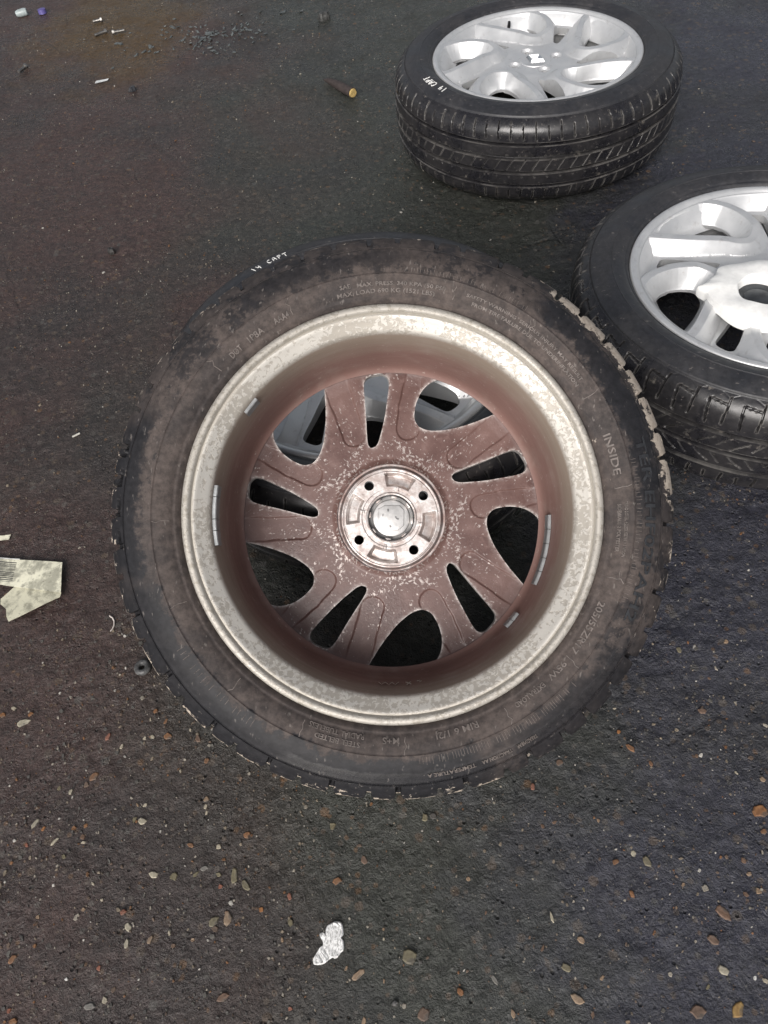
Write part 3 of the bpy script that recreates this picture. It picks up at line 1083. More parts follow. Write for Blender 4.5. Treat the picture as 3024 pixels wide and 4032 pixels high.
# balance weights stuck in the barrel
def weight(b0, b1, r, z0, z1, thick):
    th = np.linspace(R(b0), R(b1), 6)
    V, Q = [], []
    pr = [(r - thick, z0 + .001), (r - thick, z1 - .001), (r - thick + .001, z1), (r, z1), (r, z0), (r - thick + .001, z0)]
    for t in th:
        for rr, zz in pr: V.append((-rr * math.cos(t), rr * math.sin(t), zz))
    m6 = len(pr)
    for i in range(5):
        for j in range(m6):
            Q.append((i * m6 + j, i * m6 + (j + 1) % m6, (i + 1) * m6 + (j + 1) % m6, (i + 1) * m6 + j))
    T = [(0, j, j + 1) for j in range(1, 5)] + [(30, 30 + j + 1, 30 + j) for j in range(1, 5)]
    bm = bmesh.new()
    vs = [bm.verts.new(v) for v in V]
    for f in Q + T: bm.faces.new([vs[i] for i in f])
    bmesh.ops.recalc_face_normals(bm, faces=bm.faces[:])
    me = bpy.data.meshes.new('balance_weight')
    bm.to_mesh(me)
    bm.free()
    me.materials.append(M_WEIGHT)
    me.set_sharp_from_angle(angle=R(30))
    return link('balance_weight', me, m_rim)


weight(140.2, 146.0, .2062, -.0720, -.0530, .0042)
for a, b in ((171.4, 175.0), (175.2, 182.2), (182.4, 185.9), (186.1, 190.8)): weight(a, b, .2058, -.0715, -.0530, .0046)
for a, b in ((0.5, -4.6), (-4.8, -9.9), (-10.1, -15.2), (-15.4, -20.3), (-20.5, -25.5)): weight(a, b, .1996, .012, .030, .0040)
for a, b in ((-37.6, -40.7), (-40.9, -44.0)): weight(a, b, .1996, .012, .030, .0040)
# scratched figures in the barrel dust
mb = MB()
def barrel(b, z): return (-.2008 * math.cos(R(b)) * 1.0, .2008 * math.sin(R(b)), z)
def bp(u, v): return barrel(-94.5 + u, -.030 + v)
for base in (0, 2.4, 4.6):
    mb.tube([bp(base, .012), bp(base + .5, .004), bp(base + 1.0, -.004), bp(base + 1.5, .006), bp(base + 2.2, .014)], .0005, 4)
mb.tube([bp(9.2, .012), bp(10.8, -.006)], .0005, 4)
mb.tube([bp(10.9, .012), bp(9.5, -.006)], .0005, 4)
mb.tube([bp(13, .010), bp(14, .012), bp(14.6, .006), bp(13.8, .001)], .0004, 4)
mb.done('scratched_mark', M_SCRATCH, m_rim)

# back of the centre cap
cap = lathe('centre_cap', [(.0, .0535), (.0205, .0535), (.0235, .0545), (.0250, .0575), (.0290, .0590), (.0296, .066), (.0296, .0712), (.027, .0722), (.0, .0728)], 64, [M_CAP], sharp=40)
cp = link('centre_cap', cap, main)
mb = MB()
for k in range(8):
    a = R(k * 45 + 8)
    mb.box((.0276 * math.cos(a), .0276 * math.sin(a), .0535), (.0022, .0075, .012), Matrix.Rotation(a, 3, 'Z'), .0006)
mb.done('clip', M_HUBB, cp)
mb = MB()     # raised plate with six flattened sides
ring = []
oc = [(.0085, .0160), (.0165, .0115), (.0170, -.0085), (.0125, -.0150), (-.0085, -.0155), (-.0160, -.0095), (-.0165, .0100), (-.0110, .0160)]
bot = [mb.bm.verts.new((x * 1.05, y * 1.05, .0536)) for x, y in oc]
mid = [mb.bm.verts.new((x, y, .0516)) for x, y in oc]
top = [mb.bm.verts.new((x * .86, y * .86, .0508)) for x, y in oc]
for A_, B_ in ((bot, mid), (mid, top)):
    for k in range(8): mb.bm.faces.new((A_[k], A_[(k + 1) % 8], B_[(k + 1) % 8], B_[k]))
mb.bm.faces.new(top)
mb.done('cap_plate', M_CAP, cp, sharp=20)


def flat_text(txt, loc, size, mat, parent, name, rotz=0.0):
    cu = bpy.data.curves.new('t', 'FONT')
    cu.body = txt
    cu.size = size
    cu.extrude = .0002
    cu.align_x = 'CENTER'
    cu.align_y = 'CENTER'
    cu.resolution_u = 2
    o = bpy.data.objects.new('t', cu)
    COL.objects.link(o)
    dg = bpy.context.evaluated_depsgraph_get()
    dg.update()
    me = bpy.data.meshes.new_from_object(o.evaluated_get(dg))
    bpy.data.objects.remove(o)
    me.transform(Matrix.Translation(loc) @ Matrix.Rotation(math.pi, 4, 'Y') @ Matrix.Rotation(rotz, 4, 'Z'))
    me.materials.clear()
    me.materials.append(mat)
    me.name = name
    return link(name, me, parent)


# seen from the back x is mirrored
for t_, x_, y_, r_ in (('8', .004, .0100, 0.2), ('F', .0105, .0035, 0), ('8', -.0085, -.0010, 1.3), ('8', .0010, -.0112, 0.4), ('9', -.0060, .0005, .2)):
    flat_text(t_, (x_, y_, .0505), .0050, M_BLACKP, cp, 'moulded_figure', r_)


def emblem(parent):
    """diamond outline of four faceted bars on the front of the cap"""
    mb = MB()
    P = [(0, .0255), (.0195, 0), (0, -.0255), (-.0195, 0)]
    for k in range(4):
        a, b = Vector((*P[k], 0)), Vector((*P[(k + 1) % 4], 0))
        ai, bi = a * .46, b * .46
        am, bm_ = a * .74, b * .74
        zt, zb = .0785, .0721
        vs = [mb.bm.verts.new((p.x, p.y, z)) for p, z in ((a, zb), (b, zb), (bm_, zt), (am, zt), (bi, zb), (ai, zb))]
        mb.bm.faces.new((vs[0], vs[1], vs[2], vs[3]))
        mb.bm.faces.new((vs[3], vs[2], vs[4], vs[5]))
    return mb.done('emblem', M_CHROME, parent, smooth=False)


CAP_F = lathe('centre_cap', [(.0296, .060), (.0296, .0685), (.0352, .0690), (.0352, .0705), (.0340, .0720), (.0315, .0724), (.0290, .0715), (.0, .0720)], 64, [M_SILVER], sharp=40)
CAP_F2 = CAP_F


def valve(root, ang, tip=True):
    a = R(ang)
    mb = MB()
    e = Vector((math.cos(a), math.sin(a), 0))
    mb.tube([e * .203 + Vector((0, 0, .052)), e * .200 + Vector((0, 0, .062)), e * .196 + Vector((0, 0, .074)), e * .1945 + Vector((0, 0, .082))], [.0055, .0042, .0040, .0034], 10)
    mb.done('valve_stem', M_BLACKP, root)


def flat_wheel(label, x, y, phi, tread):
    Mx = Matrix.Translation((x, y, .1030)) @ rot_about_z(phi)
    return build_wheel(label, G_W, Mx, SIDE_W, tread, SPOKE, RIM_S, HUB)


PHI2, PHI3, PHIL = 43.0, 66.0, 13.0
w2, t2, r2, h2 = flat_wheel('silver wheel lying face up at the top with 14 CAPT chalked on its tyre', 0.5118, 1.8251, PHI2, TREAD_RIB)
c2 = link('centre_cap', CAP_F, w2)
emblem(c2)
valve(r2, 95 - PHI2)
chalk_text('14 CAPT', 211 - PHI2, 194 - PHI2, .2665, .014, t2)
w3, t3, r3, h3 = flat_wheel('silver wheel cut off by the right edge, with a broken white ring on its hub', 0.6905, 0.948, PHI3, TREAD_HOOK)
valve(r3, 200)
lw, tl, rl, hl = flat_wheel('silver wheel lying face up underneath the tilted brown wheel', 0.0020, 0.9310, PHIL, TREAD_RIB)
c4 = link('centre_cap', CAP_F2, lw)
emblem(c4)
chalk_text('14 CAPT', 126 - PHIL, 110.5 - PHIL, .2700, .012, tl, pen=.00055)

# broken white ring lying on the hub of the right wheel
def white_ring():
    n = 96
    th = np.linspace(0, 2 * np.pi, n, endpoint=False)
    ro = .078 + .0020 * np.sin(3 * th + .5) + .0010 * np.sin(7 * th)
    d = np.abs((th - R(158) + np.pi) % (2 * np.pi) - np.pi)
    ro = ro + .013 * np.exp(-(d / .10) ** 2)                 # torn tongue
    d2 = np.abs((th - R(132) + np.pi) % (2 * np.pi) - np.pi)
    ro = ro - .006 * np.exp(-(d2 / .13) ** 2)
    ri = .0335 + .0012 * np.sin(2 * th)
    prof = [(0, 0), (0, 1.7), (.05, 2.0), (.45, 2.15), (.85, 1.95), (.97, 1.6), (1, 1.1), (.98, 0)]
    V = []
    for k in range(n):
        for u, zz in prof:
            r_ = ri[k] + (ro[k] - ri[k]) * u
            V.append((r_ * math.cos(th[k]), r_ * math.sin(th[k]), .0105 * zz + .0016 * math.sin(5 * th[k] + 3 * u)))
    m_ = len(prof)
    return np_mesh('white_ring', V, grid_quads(n, m_, closed=True), mats=[simple('white_plastic', (0.82, 0.82, 0.80), 0.55, 0, 0.06, 90, 0.2)], sharp=40)


wr = link('broken_ring', white_ring())
wr.location = (0.6905 - .060, 0.948 - .048, .1030 + .0800)
rf = link('recess_floor', lathe('recess_floor', [(.0338, .004), (.031, .0035), (.022, .0015), (.021, .004), (.012, .0045), (.0, .0045)], 40, [simple('dark_recess', (0.07, 0.075, 0.08), 0.3, 0.6, .3, 60)]), wr)
tag(wr, 'thick white ring with a torn flap lying on the hub of the right wheel', 'ring')

# ------------------------------------------------------------------ litter
def at(o, x, y, dz=0.0, rz=0.0):
    o.location = (x, y, float(gh(x, y)) - .0015 + dz)
    o.rotation_euler = (0, 0, rz)
    return o


def slab(name, outline, thick, mats, bend=None, sharp=30, z0=0.0, parent=None):
    """thin sheet with real thickness following an outline (x, y)"""
    bm = bmesh.new()
    vs = [bm.verts.new((x, y, 0)) for x, y in outline]
    f = bm.faces.new(vs)
    bmesh.ops.triangulate(bm, faces=[f])
    bmesh.ops.subdivide_edges(bm, edges=bm.edges[:], cuts=4, use_grid_fill=True)
    for v in bm.verts:
        v.co.z = z0 + (bend(v.co.x, v.co.y) if bend else 0)
    r = bmesh.ops.solidify(bm, geom=bm.faces[:], thickness=thick)
    bmesh.ops.recalc_face_normals(bm, faces=bm.faces[:])
    me = bpy.data.meshes.new(name)
    bm.to_mesh(me)
    bm.free()
    for m in mats: me.materials.append(m)
    for p in me.polygons: p.use_smooth = True
    me.set_sharp_from_angle(angle=R(sharp))
    return link(name, me, parent)


def paper_mat(name, base, dirt=0.5):
    m = NB(name, 0.7)
    n = m.noise(38, 5, 0.7)
    c = m.mix(m.rampf(n, 0.42, 0.62), base, tuple(v * .5 for v in base))
    c = m.mix(m.math('MULTIPLY', m.rampf(m.noise(140, 4, 0.7), 0.55, 0.62), 0.5), c, tuple(v * .35 for v in base))
    sp = m.math('MULTIPLY', m.rampf(m.voro(120), 0.10, 0.2, 1.0, 0.0), m.rampf(m.noise(50), 0.5, 0.6))
    c = m.mix(m.math('MULTIPLY', sp, dirt), c, (0.08, 0.075, 0.06))
    m.color(c)
    m.bump(m.noise(90, 4, 0.6), 0.3, 0.001)
    return m.m


M_PAPER = paper_mat('cream_label_paper', (0.78, 0.76, 0.60))
M_PAPERB = paper_mat('dirty_label_back', (0.62, 0.60, 0.46), 0.9)
M_PAPERW = paper_mat('white_print', (0.78, 0.78, 0.76), 0.3)
M_INK = simple('black_ink', (0.03, 0.03, 0.035), 0.6)
# folded label with barcode
lab = link('paper_label', None)
lab.location = (-0.58, 0.72, .0022)
tag(lab, 'crumpled cream paper label with a barcode, folded over, at the left edge', 'label')
L0 = Vector((-0.58, 0.72, 0))
def rel(P): return [(x + .58, y - .72) for x, y in P]
wv = lambda x, y: .0016 * math.sin(60 * x + 20 * y) + .0012 * math.sin(90 * y + 1)
slab('top_strip', rel([(-.668, .782), (-.642, .773), (-.530, .743), (-.525, .684), (-.632, .720), (-.668, .731)]), .0006, [M_PAPER], lambda x, y: .0050 + wv(x, y) * .5, parent=lab)
slab('folded_strip', rel([(-.606, .712), (-.560, .700), (-.5255, .686), (-.5265, .678), (-.545, .671), (-.604, .648), (-.609, .658), (-.612, .672), (-.623, .683), (-.6245, .693)]), .0006, [M_PAPERB], lambda x, y: .0022 + wv(x, y) * .5, parent=lab)
ux = Vector((.958, -.265, 0)).normalized()
uy = Vector((ux.y * -1, ux.x, 0))
def onlab(u, v, o=Vector((-.632, .7205, 0))):
    p = o + ux * u + uy * v - L0
    return (p.x, p.y, .0050 + wv(p.x, p.y) * .5 + .0003)
def patch(name, quad, mat, lift):
    bm = bmesh.new()
    N = 6
    g = [[None] * (N + 1) for _ in range(N + 1)]
    for i in range(N + 1):
        for j in range(N + 1):
            u = quad[0] + (quad[1] - quad[0]) * i / N
            v = quad[2] + (quad[3] - quad[2]) * j / N
            sh = .25 * v
            p = onlab(u - sh, v)
            g[i][j] = bm.verts.new((p[0], p[1], p[2] + lift))
    for i in range(N):
        for j in range(N):
            bm.faces.new((g[i][j], g[i + 1][j], g[i + 1][j + 1], g[i][j + 1]))
    bmesh.ops.recalc_face_normals(bm, faces=bm.faces[:])
    me = bpy.data.meshes.new(name)
    bm.to_mesh(me)
    bm.free()
    me.materials.append(mat)
    return link(name, me, lab)
patch('printed_area', (-.030, .028, .001, .050), M_PAPERW, .0002)
v = .0055
k = 0
bars = []
while v < .043:
    w_ = random.choice((.0006, .0010, .0015))
    patch('barcode_bar', (-.024 if not .020 < v < .026 else -.006, .024, v, v + w_), M_INK, .0005)
    v += w_ + random.choice((.0009, .0014, .0020))
# strip above
st = slab('paper_strip', [(-.020, .008), (.014, .005), (.012, -.005), (-.020, -.002)], .0006, [M_PAPER], lambda x, y: .003 + .03 * abs(x))
at(st, -.645, .818)
tag(st, 'thin pale yellow paper strip at the left edge above the barcode label', 'paper')

# white splash
WP = [(-0.133, 0.162), (-0.127, 0.16), (-0.1255, 0.152), (-0.126, 0.146), (-0.129, 0.1445), (-0.1262, 0.139), (-0.127, 0.131), (-0.131, 0.1285), (-0.135, 0.124), (-0.1385, 0.1232), (-0.1405, 0.1252), (-0.144, 0.124), (-0.15, 0.1205),
      (-0.157, 0.1196), (-0.1635, 0.121), (-0.1642, 0.126), (-0.160, 0.1315), (-0.155, 0.137), (-0.1505, 0.1395), (-0.151, 0.1435), (-0.1535, 0.1475), (-0.1542, 0.152), (-0.149, 0.1525), (-0.147, 0.147), (-0.1468, 0.153), (-0.1455, 0.158), (-0.140, 0.1605)]
def splash():
    P = np.array(WP)
    c = P.mean(0)
    P = smooth_poly(P - c, 2)
    bm = bmesh.new()
    n = len(P)
    rings = []
    for s, z in ((1.0, .0), (.985, .0012), (.93, .0021)):
        rings.append([bm.verts.new((x * s, y * s, z + .0006 * math.sin(900 * x) * (s < 1))) for x, y in P])
    for A, B in zip(rings, rings[1:]):
        for i in range(n): bm.faces.new((A[i], A[(i + 1) % n], B[(i + 1) % n], B[i]))
    f = bm.faces.new(rings[-1])
    bmesh.ops.triangulate(bm, faces=[f])
    bmesh.ops.recalc_face_normals(bm, faces=bm.faces[:])
    me = bpy.data.meshes.new('paint_splash')
    bm.to_mesh(me)
    bm.free()
    m = NB('dried_white_paint', 0.8)
    g = m.noise(430, 3, 0.7, m.obj((1.3, .6, 1)))
    m.color(m.mix(m.rampf(g, 0.36, 0.58), (0.36, 0.36, 0.35), (0.86, 0.86, 0.85)))
    m.bump(g, 0.5, 0.0015)
    me.materials.append(m.m)
    return link('paint_splash', me), c
sp, c = splash()
sp.location = (c[0], c[1], float(gh(*c)) - .0012)
tag(sp, 'white dried paint splash on the dark tarmac near the bottom', 'paint splash')


def rock(name, L, asp, hgt, mat, seed, n=9):
    """low chip with a broken, chamfered outline: top, shoulder and skirt rings"""
    r = random.Random(seed)
    bm = bmesh.new()
    ph = r.random() * 6
    base = []
    for k in range(n):
        a = 2 * math.pi * k / n + r.uniform(-.22, .22)
        q = r.uniform(.72, 1.08)
        base.append((L / 2 * q * math.cos(a), L / 2 / asp * q * math.sin(a)))
    rings = []
    for s, z in ((1.06, -hgt), (1.0, hgt * .25), (.82, hgt * .9)):
        rings.append([bm.verts.new((x * s, y * s, z + r.uniform(-.16, .16) * hgt)) for x, y in base])
    topv = bm.verts.new((0, 0, hgt * r.uniform(.9, 1.15)))
    for A, B in zip(rings, rings[1:]):
        for i in range(n): bm.faces.new((A[i], A[(i + 1) % n], B[(i + 1) % n], B[i]))
    for i in range(n): bm.faces.new((rings[-1][i], rings[-1][(i + 1) % n], topv))
    bmesh.ops.recalc_face_normals(bm, faces=bm.faces[:])
    me = bpy.data.meshes.new(name)
    bm.to_mesh(me)
    bm.free()
    me.materials.append(mat)
    return me


def stone_mat(name, a, b):
    m = NB(name, 0.62)
    n = m.noise(190, 4, 0.65)
    n2 = m.noise(60, 3, 0.6)
    oi = m.t.nodes.new('ShaderNodeObjectInfo')
    c = m.mix(m.rampf(n, 0.35, 0.68), a, b)
    c = m.mix(m.math('MULTIPLY', m.rampf(n2, 0.50, 0.62), 0.75), c, (0.055, 0.050, 0.045))
    m.color(m.mix(m.math('MULTIPLY', oi.outputs['Random'], 0.35), c, (0.09, 0.08, 0.07)))
    m.bump(n, 0.4, 0.0012)
    return m.m


STM = {'o': ('orange', stone_mat('orange_stone', (0.15, 0.066, 0.026), (0.28, 0.135, 0.055))), 'r': ('reddish', stone_mat('red_stone', (0.20, 0.075, 0.045), (0.30, 0.13, 0.085))),
       'n': ('brown', stone_mat('brown_stone', (0.105, 0.062, 0.040), (0.185, 0.115, 0.078))), 't': ('tan', stone_mat('tan_stone', (0.20, 0.135, 0.085), (0.34, 0.25, 0.17))),
       'p': ('pale', stone_mat('pale_stone', (0.30, 0.27, 0.20), (0.48, 0.44, 0.34))), 'g': ('grey', stone_mat('grey_stone', (0.15, 0.145, 0.13), (0.26, 0.25, 0.23))),
       'v': ('olive', stone_mat('olive_stone', (0.12, 0.105, 0.062), (0.21, 0.185, 0.115))), 'h': ('ochre', stone_mat('ochre_stone', (0.22, 0.125, 0.035), (0.36, 0.23, 0.075))), 'w': ('white', stone_mat('white_stone', (0.6, 0.6, 0.58), (0.75, 0.75, 0.72)))}
GS = 'stone chips set in the tarmac'
BIG = [(-0.590, 0.495, 'o', 0.0093, 1.2, 0, 'orange stone chip cut by the left edge below the barcode label'),
       (-0.548, 0.489, 'o', 0.0083, 1.2, 30, 'small orange stone chip just above a pale crumbly cluster near the left edge'),
       (-0.364, 0.462, 'o', 0.0085, 1.3, 20, 'small orange stone chip furthest up beside the tyre at lower left'),
       (-0.349, 0.445, 'o', 0.0089, 1.8, 60, 'slender orange stone chip right above the bright orange one left of the tyre'),
       (-0.345, 0.422, 'o', 0.0127, 1.2, 20, 'bright orange squarish stone chip nearest the tyre at lower left'),
       (-0.430, 0.436, 'r', 0.0116, 1.7, 60, 'long reddish stone chip left of the bright orange one'),
       (-0.303, 0.412, 'n', 0.0119, 1.4, 110, 'brown stone chip almost touching the tyre at lower left'),
       (-0.446, 0.383, 'o', 0.0156, 1.3, 40, 'large flat orange stone chip alone on the brown tarmac at lower left'),
       (-0.290, 0.379, 'o', 0.0098, 1.3, 50, 'orange stone chip just under the lower left rim of the tilted tyre'),
       (-0.290, 0.328, 't', 0.0087, 1.2, 0, 'tan stone chip with two pale crumbs below it'),
       (-0.374, 0.313, 'p', 0.0119, 1.3, 150, 'pale rounded stone chip with a darker centre, left foreground'),
       (-0.238, 0.275, 'o', 0.0103, 1.2, 30, 'orange stone chip on the darkest tarmac below the tilted tyre'),
       (-0.310, 0.274, 'o', 0.0104, 1.6, 160, 'orange brown stone chip left of a pale worm shaped crumb'),
       (-0.557, 0.478, 'p', 0.0219, 2.0, 10, 'large pale crumbly stone cluster near the left edge'),
       (-0.475, 0.367, 'p', 0.0086, 1.4, 60, 'small pale stone chip below the large flat orange one'),
       (-0.518, 0.332, 'p', 0.0139, 2.4, 50, 'long pale stone sliver above a small orange chip at far left'),
       (-0.489, 0.306, 'p', 0.0137, 2.8, 40, 'thinnest long pale stone sliver in the left foreground'),
       (-0.392, 0.209, 'r', 0.0081, 1.1, 0, 'round reddish stone chip above two pale crumbs'),
       (-0.385, 0.192, 'p', 0.0118, 1.4, 120, 'pale stone chip just below the round reddish one'),
       (-0.385, 0.174, 'p', 0.0124, 1.8, 80, 'lower of the two pale crumbs under the round reddish chip'),
       (-0.357, 0.174, 't', 0.0113, 1.9, 60, 'slanting tan stone chip right of the pale crumbs'),
       (-0.416, 0.153, 'r', 0.0067, 1.2, 80, 'smallest reddish stone chip in the lower left foreground'),
       (-0.523, 0.178, 'o', 0.0134, 1.8, 50, 'slanting orange stone chip at the left edge near the bottom'),
       (-0.356, 0.246, 'p', 0.0142, 1.6, 150, 'pale broken stone chip in the middle of the left foreground'),
       (-0.292, 0.244, 'g', 0.0109, 1.7, 10, 'smooth grey oval pebble left of the olive slivers'),
       (-0.255, 0.229, 'v', 0.0203, 2.2, 85, 'long upright olive stone sliver, left one of the pair'),
       (-0.241, 0.217, 'v', 0.0172, 2.2, 125, 'slanted olive stone sliver, right one of the pair'),
       (-0.263, 0.183, 't', 0.0165, 1.5, 100, 'tan stone chip beside a broad olive one'),
       (-0.280, 0.182, 'v', 0.0169, 1.4, 40, 'broad dull olive stone chip left of the tan one'),
       (-0.269, 0.104, 'n', 0.0151, 1.6, 10, 'brown angular stone chip at the bottom left of the white paint'),
       (-0.424, 0.116, 'g', 0.0136, 1.7, 10, 'grey stone chip near the bottom edge at left'),
       (-0.513, 0.114, 'o', 0.0110, 1.3, 0, 'orange stone chip in the bottom left corner'),
       (-0.128, 0.205, 'o', 0.0120, 1.3, 20, 'golden orange stone chip straight above the white paint'),
       (-0.093, 0.224, 'n', 0.0110, 1.4, 100, 'dull brown stone chip up and right of the golden orange one'),
       (-0.187, 0.196, 'r', 0.0090, 1.6, 90, 'upright reddish stone chip up and left of the white paint'),
       (-0.053, 0.114, 'v', 0.0175, 1.1, 0, 'largest olive round stone chip, right of the white paint'),
       (-0.114, 0.104, 't', 0.0171, 2.1, 25, 'long tan stone chip just below the white paint'),
       (-0.046, 0.057, 'n', 0.0151, 1.2, 40, 'brown broken stone chip at the bottom edge in the middle'),
       (-0.002, 0.072, 'o', 0.0095, 1.3, 110, 'orange stone chip near the bottom edge in the middle'),
       (0.038, 0.078, 'g', 0.0135, 2.4, 115, 'slim grey stone sliver near the bottom edge, right of the middle'),
       (-0.011, 0.261, 'v', 0.0119, 1.5, 80, 'olive stone chip just below the lowest edge of the tilted tyre'),
       (0.393, 0.206, 'o', 0.0201, 1.3, 10, 'largest orange stone chip, at the right edge'),
       (0.411, 0.241, 't', 0.0082, 1.3, 120, 'small tan stone chip above the largest orange one'),
       (0.387, 0.183, 'o', 0.0083, 1.2, 0, 'small orange stone chip below the largest orange one at the right edge'),
       (0.265, 0.305, 'o', 0.0134, 1.7, 130, 'slanting orange stone chip on the bluish tarmac right of the tyre'),
       (0.284, 0.282, 'o', 0.0097, 1.9, 95, 'upright orange stone chip below the slanting one right of the tyre'),
       (0.372, 0.338, 'n', 0.0120, 1.4, 150, 'brown stone chip on the right, level with the lower tyre edge'),
       (0.130, 0.277, 'r', 0.0102, 1.6, 70, 'red brown stone chip just below the wet tyre shoulder'),
       (0.171, 0.301, 'n', 0.0099, 1.2, 0, 'dull brown stone chip close to the wet tyre shoulder'),
       (0.373, 0.427, 'v', 0.0097, 1.2, 90, 'olive stone chip right of the muddy tyre edge'),
       (0.205, 0.176, 'o', 0.0091, 1.3, 20, 'orange stone chip left of a pale one in the right foreground'),
       (0.229, 0.182, 'p', 0.0073, 1.1, 0, 'small pale stone chip between an orange and an olive one'),
       (0.242, 0.171, 'v', 0.0136, 1.5, 100, 'olive grey curled stone chip in the right foreground'),
       (0.213, 0.140, 'o', 0.0096, 1.9, 95, 'slim upright orange stone chip in the right foreground'),
       (0.308, 0.106, 'n', 0.0198, 1.7, 125, 'largest brown flat stone chip in the right foreground'),
       (0.352, 0.141, 't', 0.0067, 1.3, 0, 'small pinkish tan stone chip near the right edge'),
       (0.143, 0.103, 't', 0.0105, 1.3, 130, 'rounded tan stone chip above an olive oval one'),
       (0.119, 0.079, 'v', 0.0120, 1.6, 140, 'olive oval pebble in the lower right foreground'),
       (0.116, 0.130, 'p', 0.0121, 3.2, 95, 'thin upright pale stone sliver in the foreground'),
       (0.286, 0.082, 'n', 0.0127, 1.4, 140, 'brown stone chip between the largest brown one and the pale ring shaped one'),
       (0.286, 0.053, 'p', 0.0133, 1.4, 150, 'pale oval stone chip with a dark middle at lower right'),
       (0.123, 0.048, 't', 0.0160, 1.7, 140, 'triangular tan stone chip near the bottom edge'),
       (0.245, 0.020, 'n', 0.0171, 1.1, 0, 'rust brown stone cluster at the bottom edge on the right'),
       (0.286, 0.016, 'h', 0.0178, 1.4, 50, 'ochre stone chip in the bottom right corner'),
       (0.051, 0.045, 't', 0.0101, 1.9, 100, 'upright tan stone chip at the bottom edge')]
for i, (x, y, c, L, asp, an, lb) in enumerate(BIG):
    o = link('stone_chip', rock('stone_chip', L * 1.0, asp, (.0008 + .0005 * (i % 3)), STM[c][1], i))
    at(o, x, y, .0007, R(an))
    tag(o, lb, 'stone', GS)
SMALL = [(-0.416, 0.527, 'n', 0.0070), (-0.492, 0.375, 'v', 0.0091), (-0.410, 0.419, 'p', 0.0088), (-0.326, 0.371, 'p', 0.0068), (-0.291, 0.319, 'p', 0.0078), (-0.290, 0.311, 'p', 0.0077), (-0.274, 0.267, 'p', 0.0087), (-0.453, 0.306, 'n', 0.0095), (-0.451, 0.299, 'p', 0.0082), (-0.474, 0.285, 'v', 0.0073), (-0.576, 0.503, 'p', 0.0117), (-0.382, 0.335, 't', 0.0075), (-0.372, 0.333, 'p', 0.0075), (-0.385, 0.317, 'v', 0.0091), (-0.506, 0.324, 'o', 0.0075), (-0.526, 0.307, 'r', 0.0071), (-0.378, 0.425, 'p', 0.0066), (-0.367, 0.425, 'p', 0.0079), (-0.371, 0.451, 'p', 0.0067), (-0.314, 0.426, 'p', 0.0057), (-0.433, 0.247, 'p', 0.0063), (-0.272, 0.220, 'r', 0.0073), (-0.249, 0.175, 'n', 0.0078), (-0.306, 0.167, 't', 0.0074), (-0.407, 0.120, 'p', 0.0091), (-0.520, 0.125, 'r', 0.0081), (-0.454, 0.147, 'w', 0.0052), (-0.334, 0.178, 'p', 0.0075), (-0.328, 0.164, 'n', 0.0074), (-0.274, 0.234, 'v', 0.0097), (-0.442, 0.219, 't', 0.0059), (-0.498, 0.219, 't', 0.0071), (-0.420, 0.227, 'p', 0.0059), (-0.331, 0.240, 'v', 0.0117), (-0.303, 0.239, 'v', 0.0105), (-0.222, 0.187, 'o', 0.0086), (-0.126, 0.112, 't', 0.0070), (-0.085, 0.094, 't', 0.0059), (-0.193, 0.082, 'r', 0.0069), (-0.079, 0.145, 't', 0.0050), (-0.128, 0.270, 'v', 0.0110), (0.029, 0.242, 'n', 0.0095), (0.029, 0.184, 't', 0.0066), (-0.112, 0.059, 't', 0.0119), (-0.171, 0.227, 'n', 0.0054), (-0.198, 0.151, 't', 0.0073), (-0.080, 0.135, 'p', 0.0039), (0.042, 0.145, 'n', 0.0053), (-0.188, 0.168, 'v', 0.0092), (0.262, 0.360, 'p', 0.0065), (0.257, 0.328, 'o', 0.0072), (0.131, 0.229, 'n', 0.0069), (0.146, 0.231, 'n', 0.0069), (0.439, 0.427, 't', 0.0075), (0.344, 0.283, 'n', 0.0058), (0.383, 0.254, 'p', 0.0057), (0.389, 0.435, 'o', 0.0055), (0.199, 0.225, 't', 0.0060), (0.391, 0.309, 'n', 0.0059), (0.398, 0.380, 'n', 0.0057), (0.274, 0.141, 't', 0.0064), (0.351, 0.156, 'n', 0.0082), (0.339, 0.121, 'n', 0.0087), (0.355, 0.122, 't', 0.0094), (0.155, 0.064, 't', 0.0068), (0.159, 0.055, 't', 0.0047), (0.170, 0.021, 't', 0.0066), (0.326, 0.037, 'p', 0.0082), (0.098, 0.101, 'n', 0.0081), (0.316, 0.041, 'w', 0.0066), (0.258, 0.119, 't', 0.0045), (0.086, 0.113, 'n', 0.0046), (0.160, 0.153, 'v', 0.0072), (0.264, 0.040, 'v', 0.0073), (0.135, 0.032, 'n', 0.0073)]


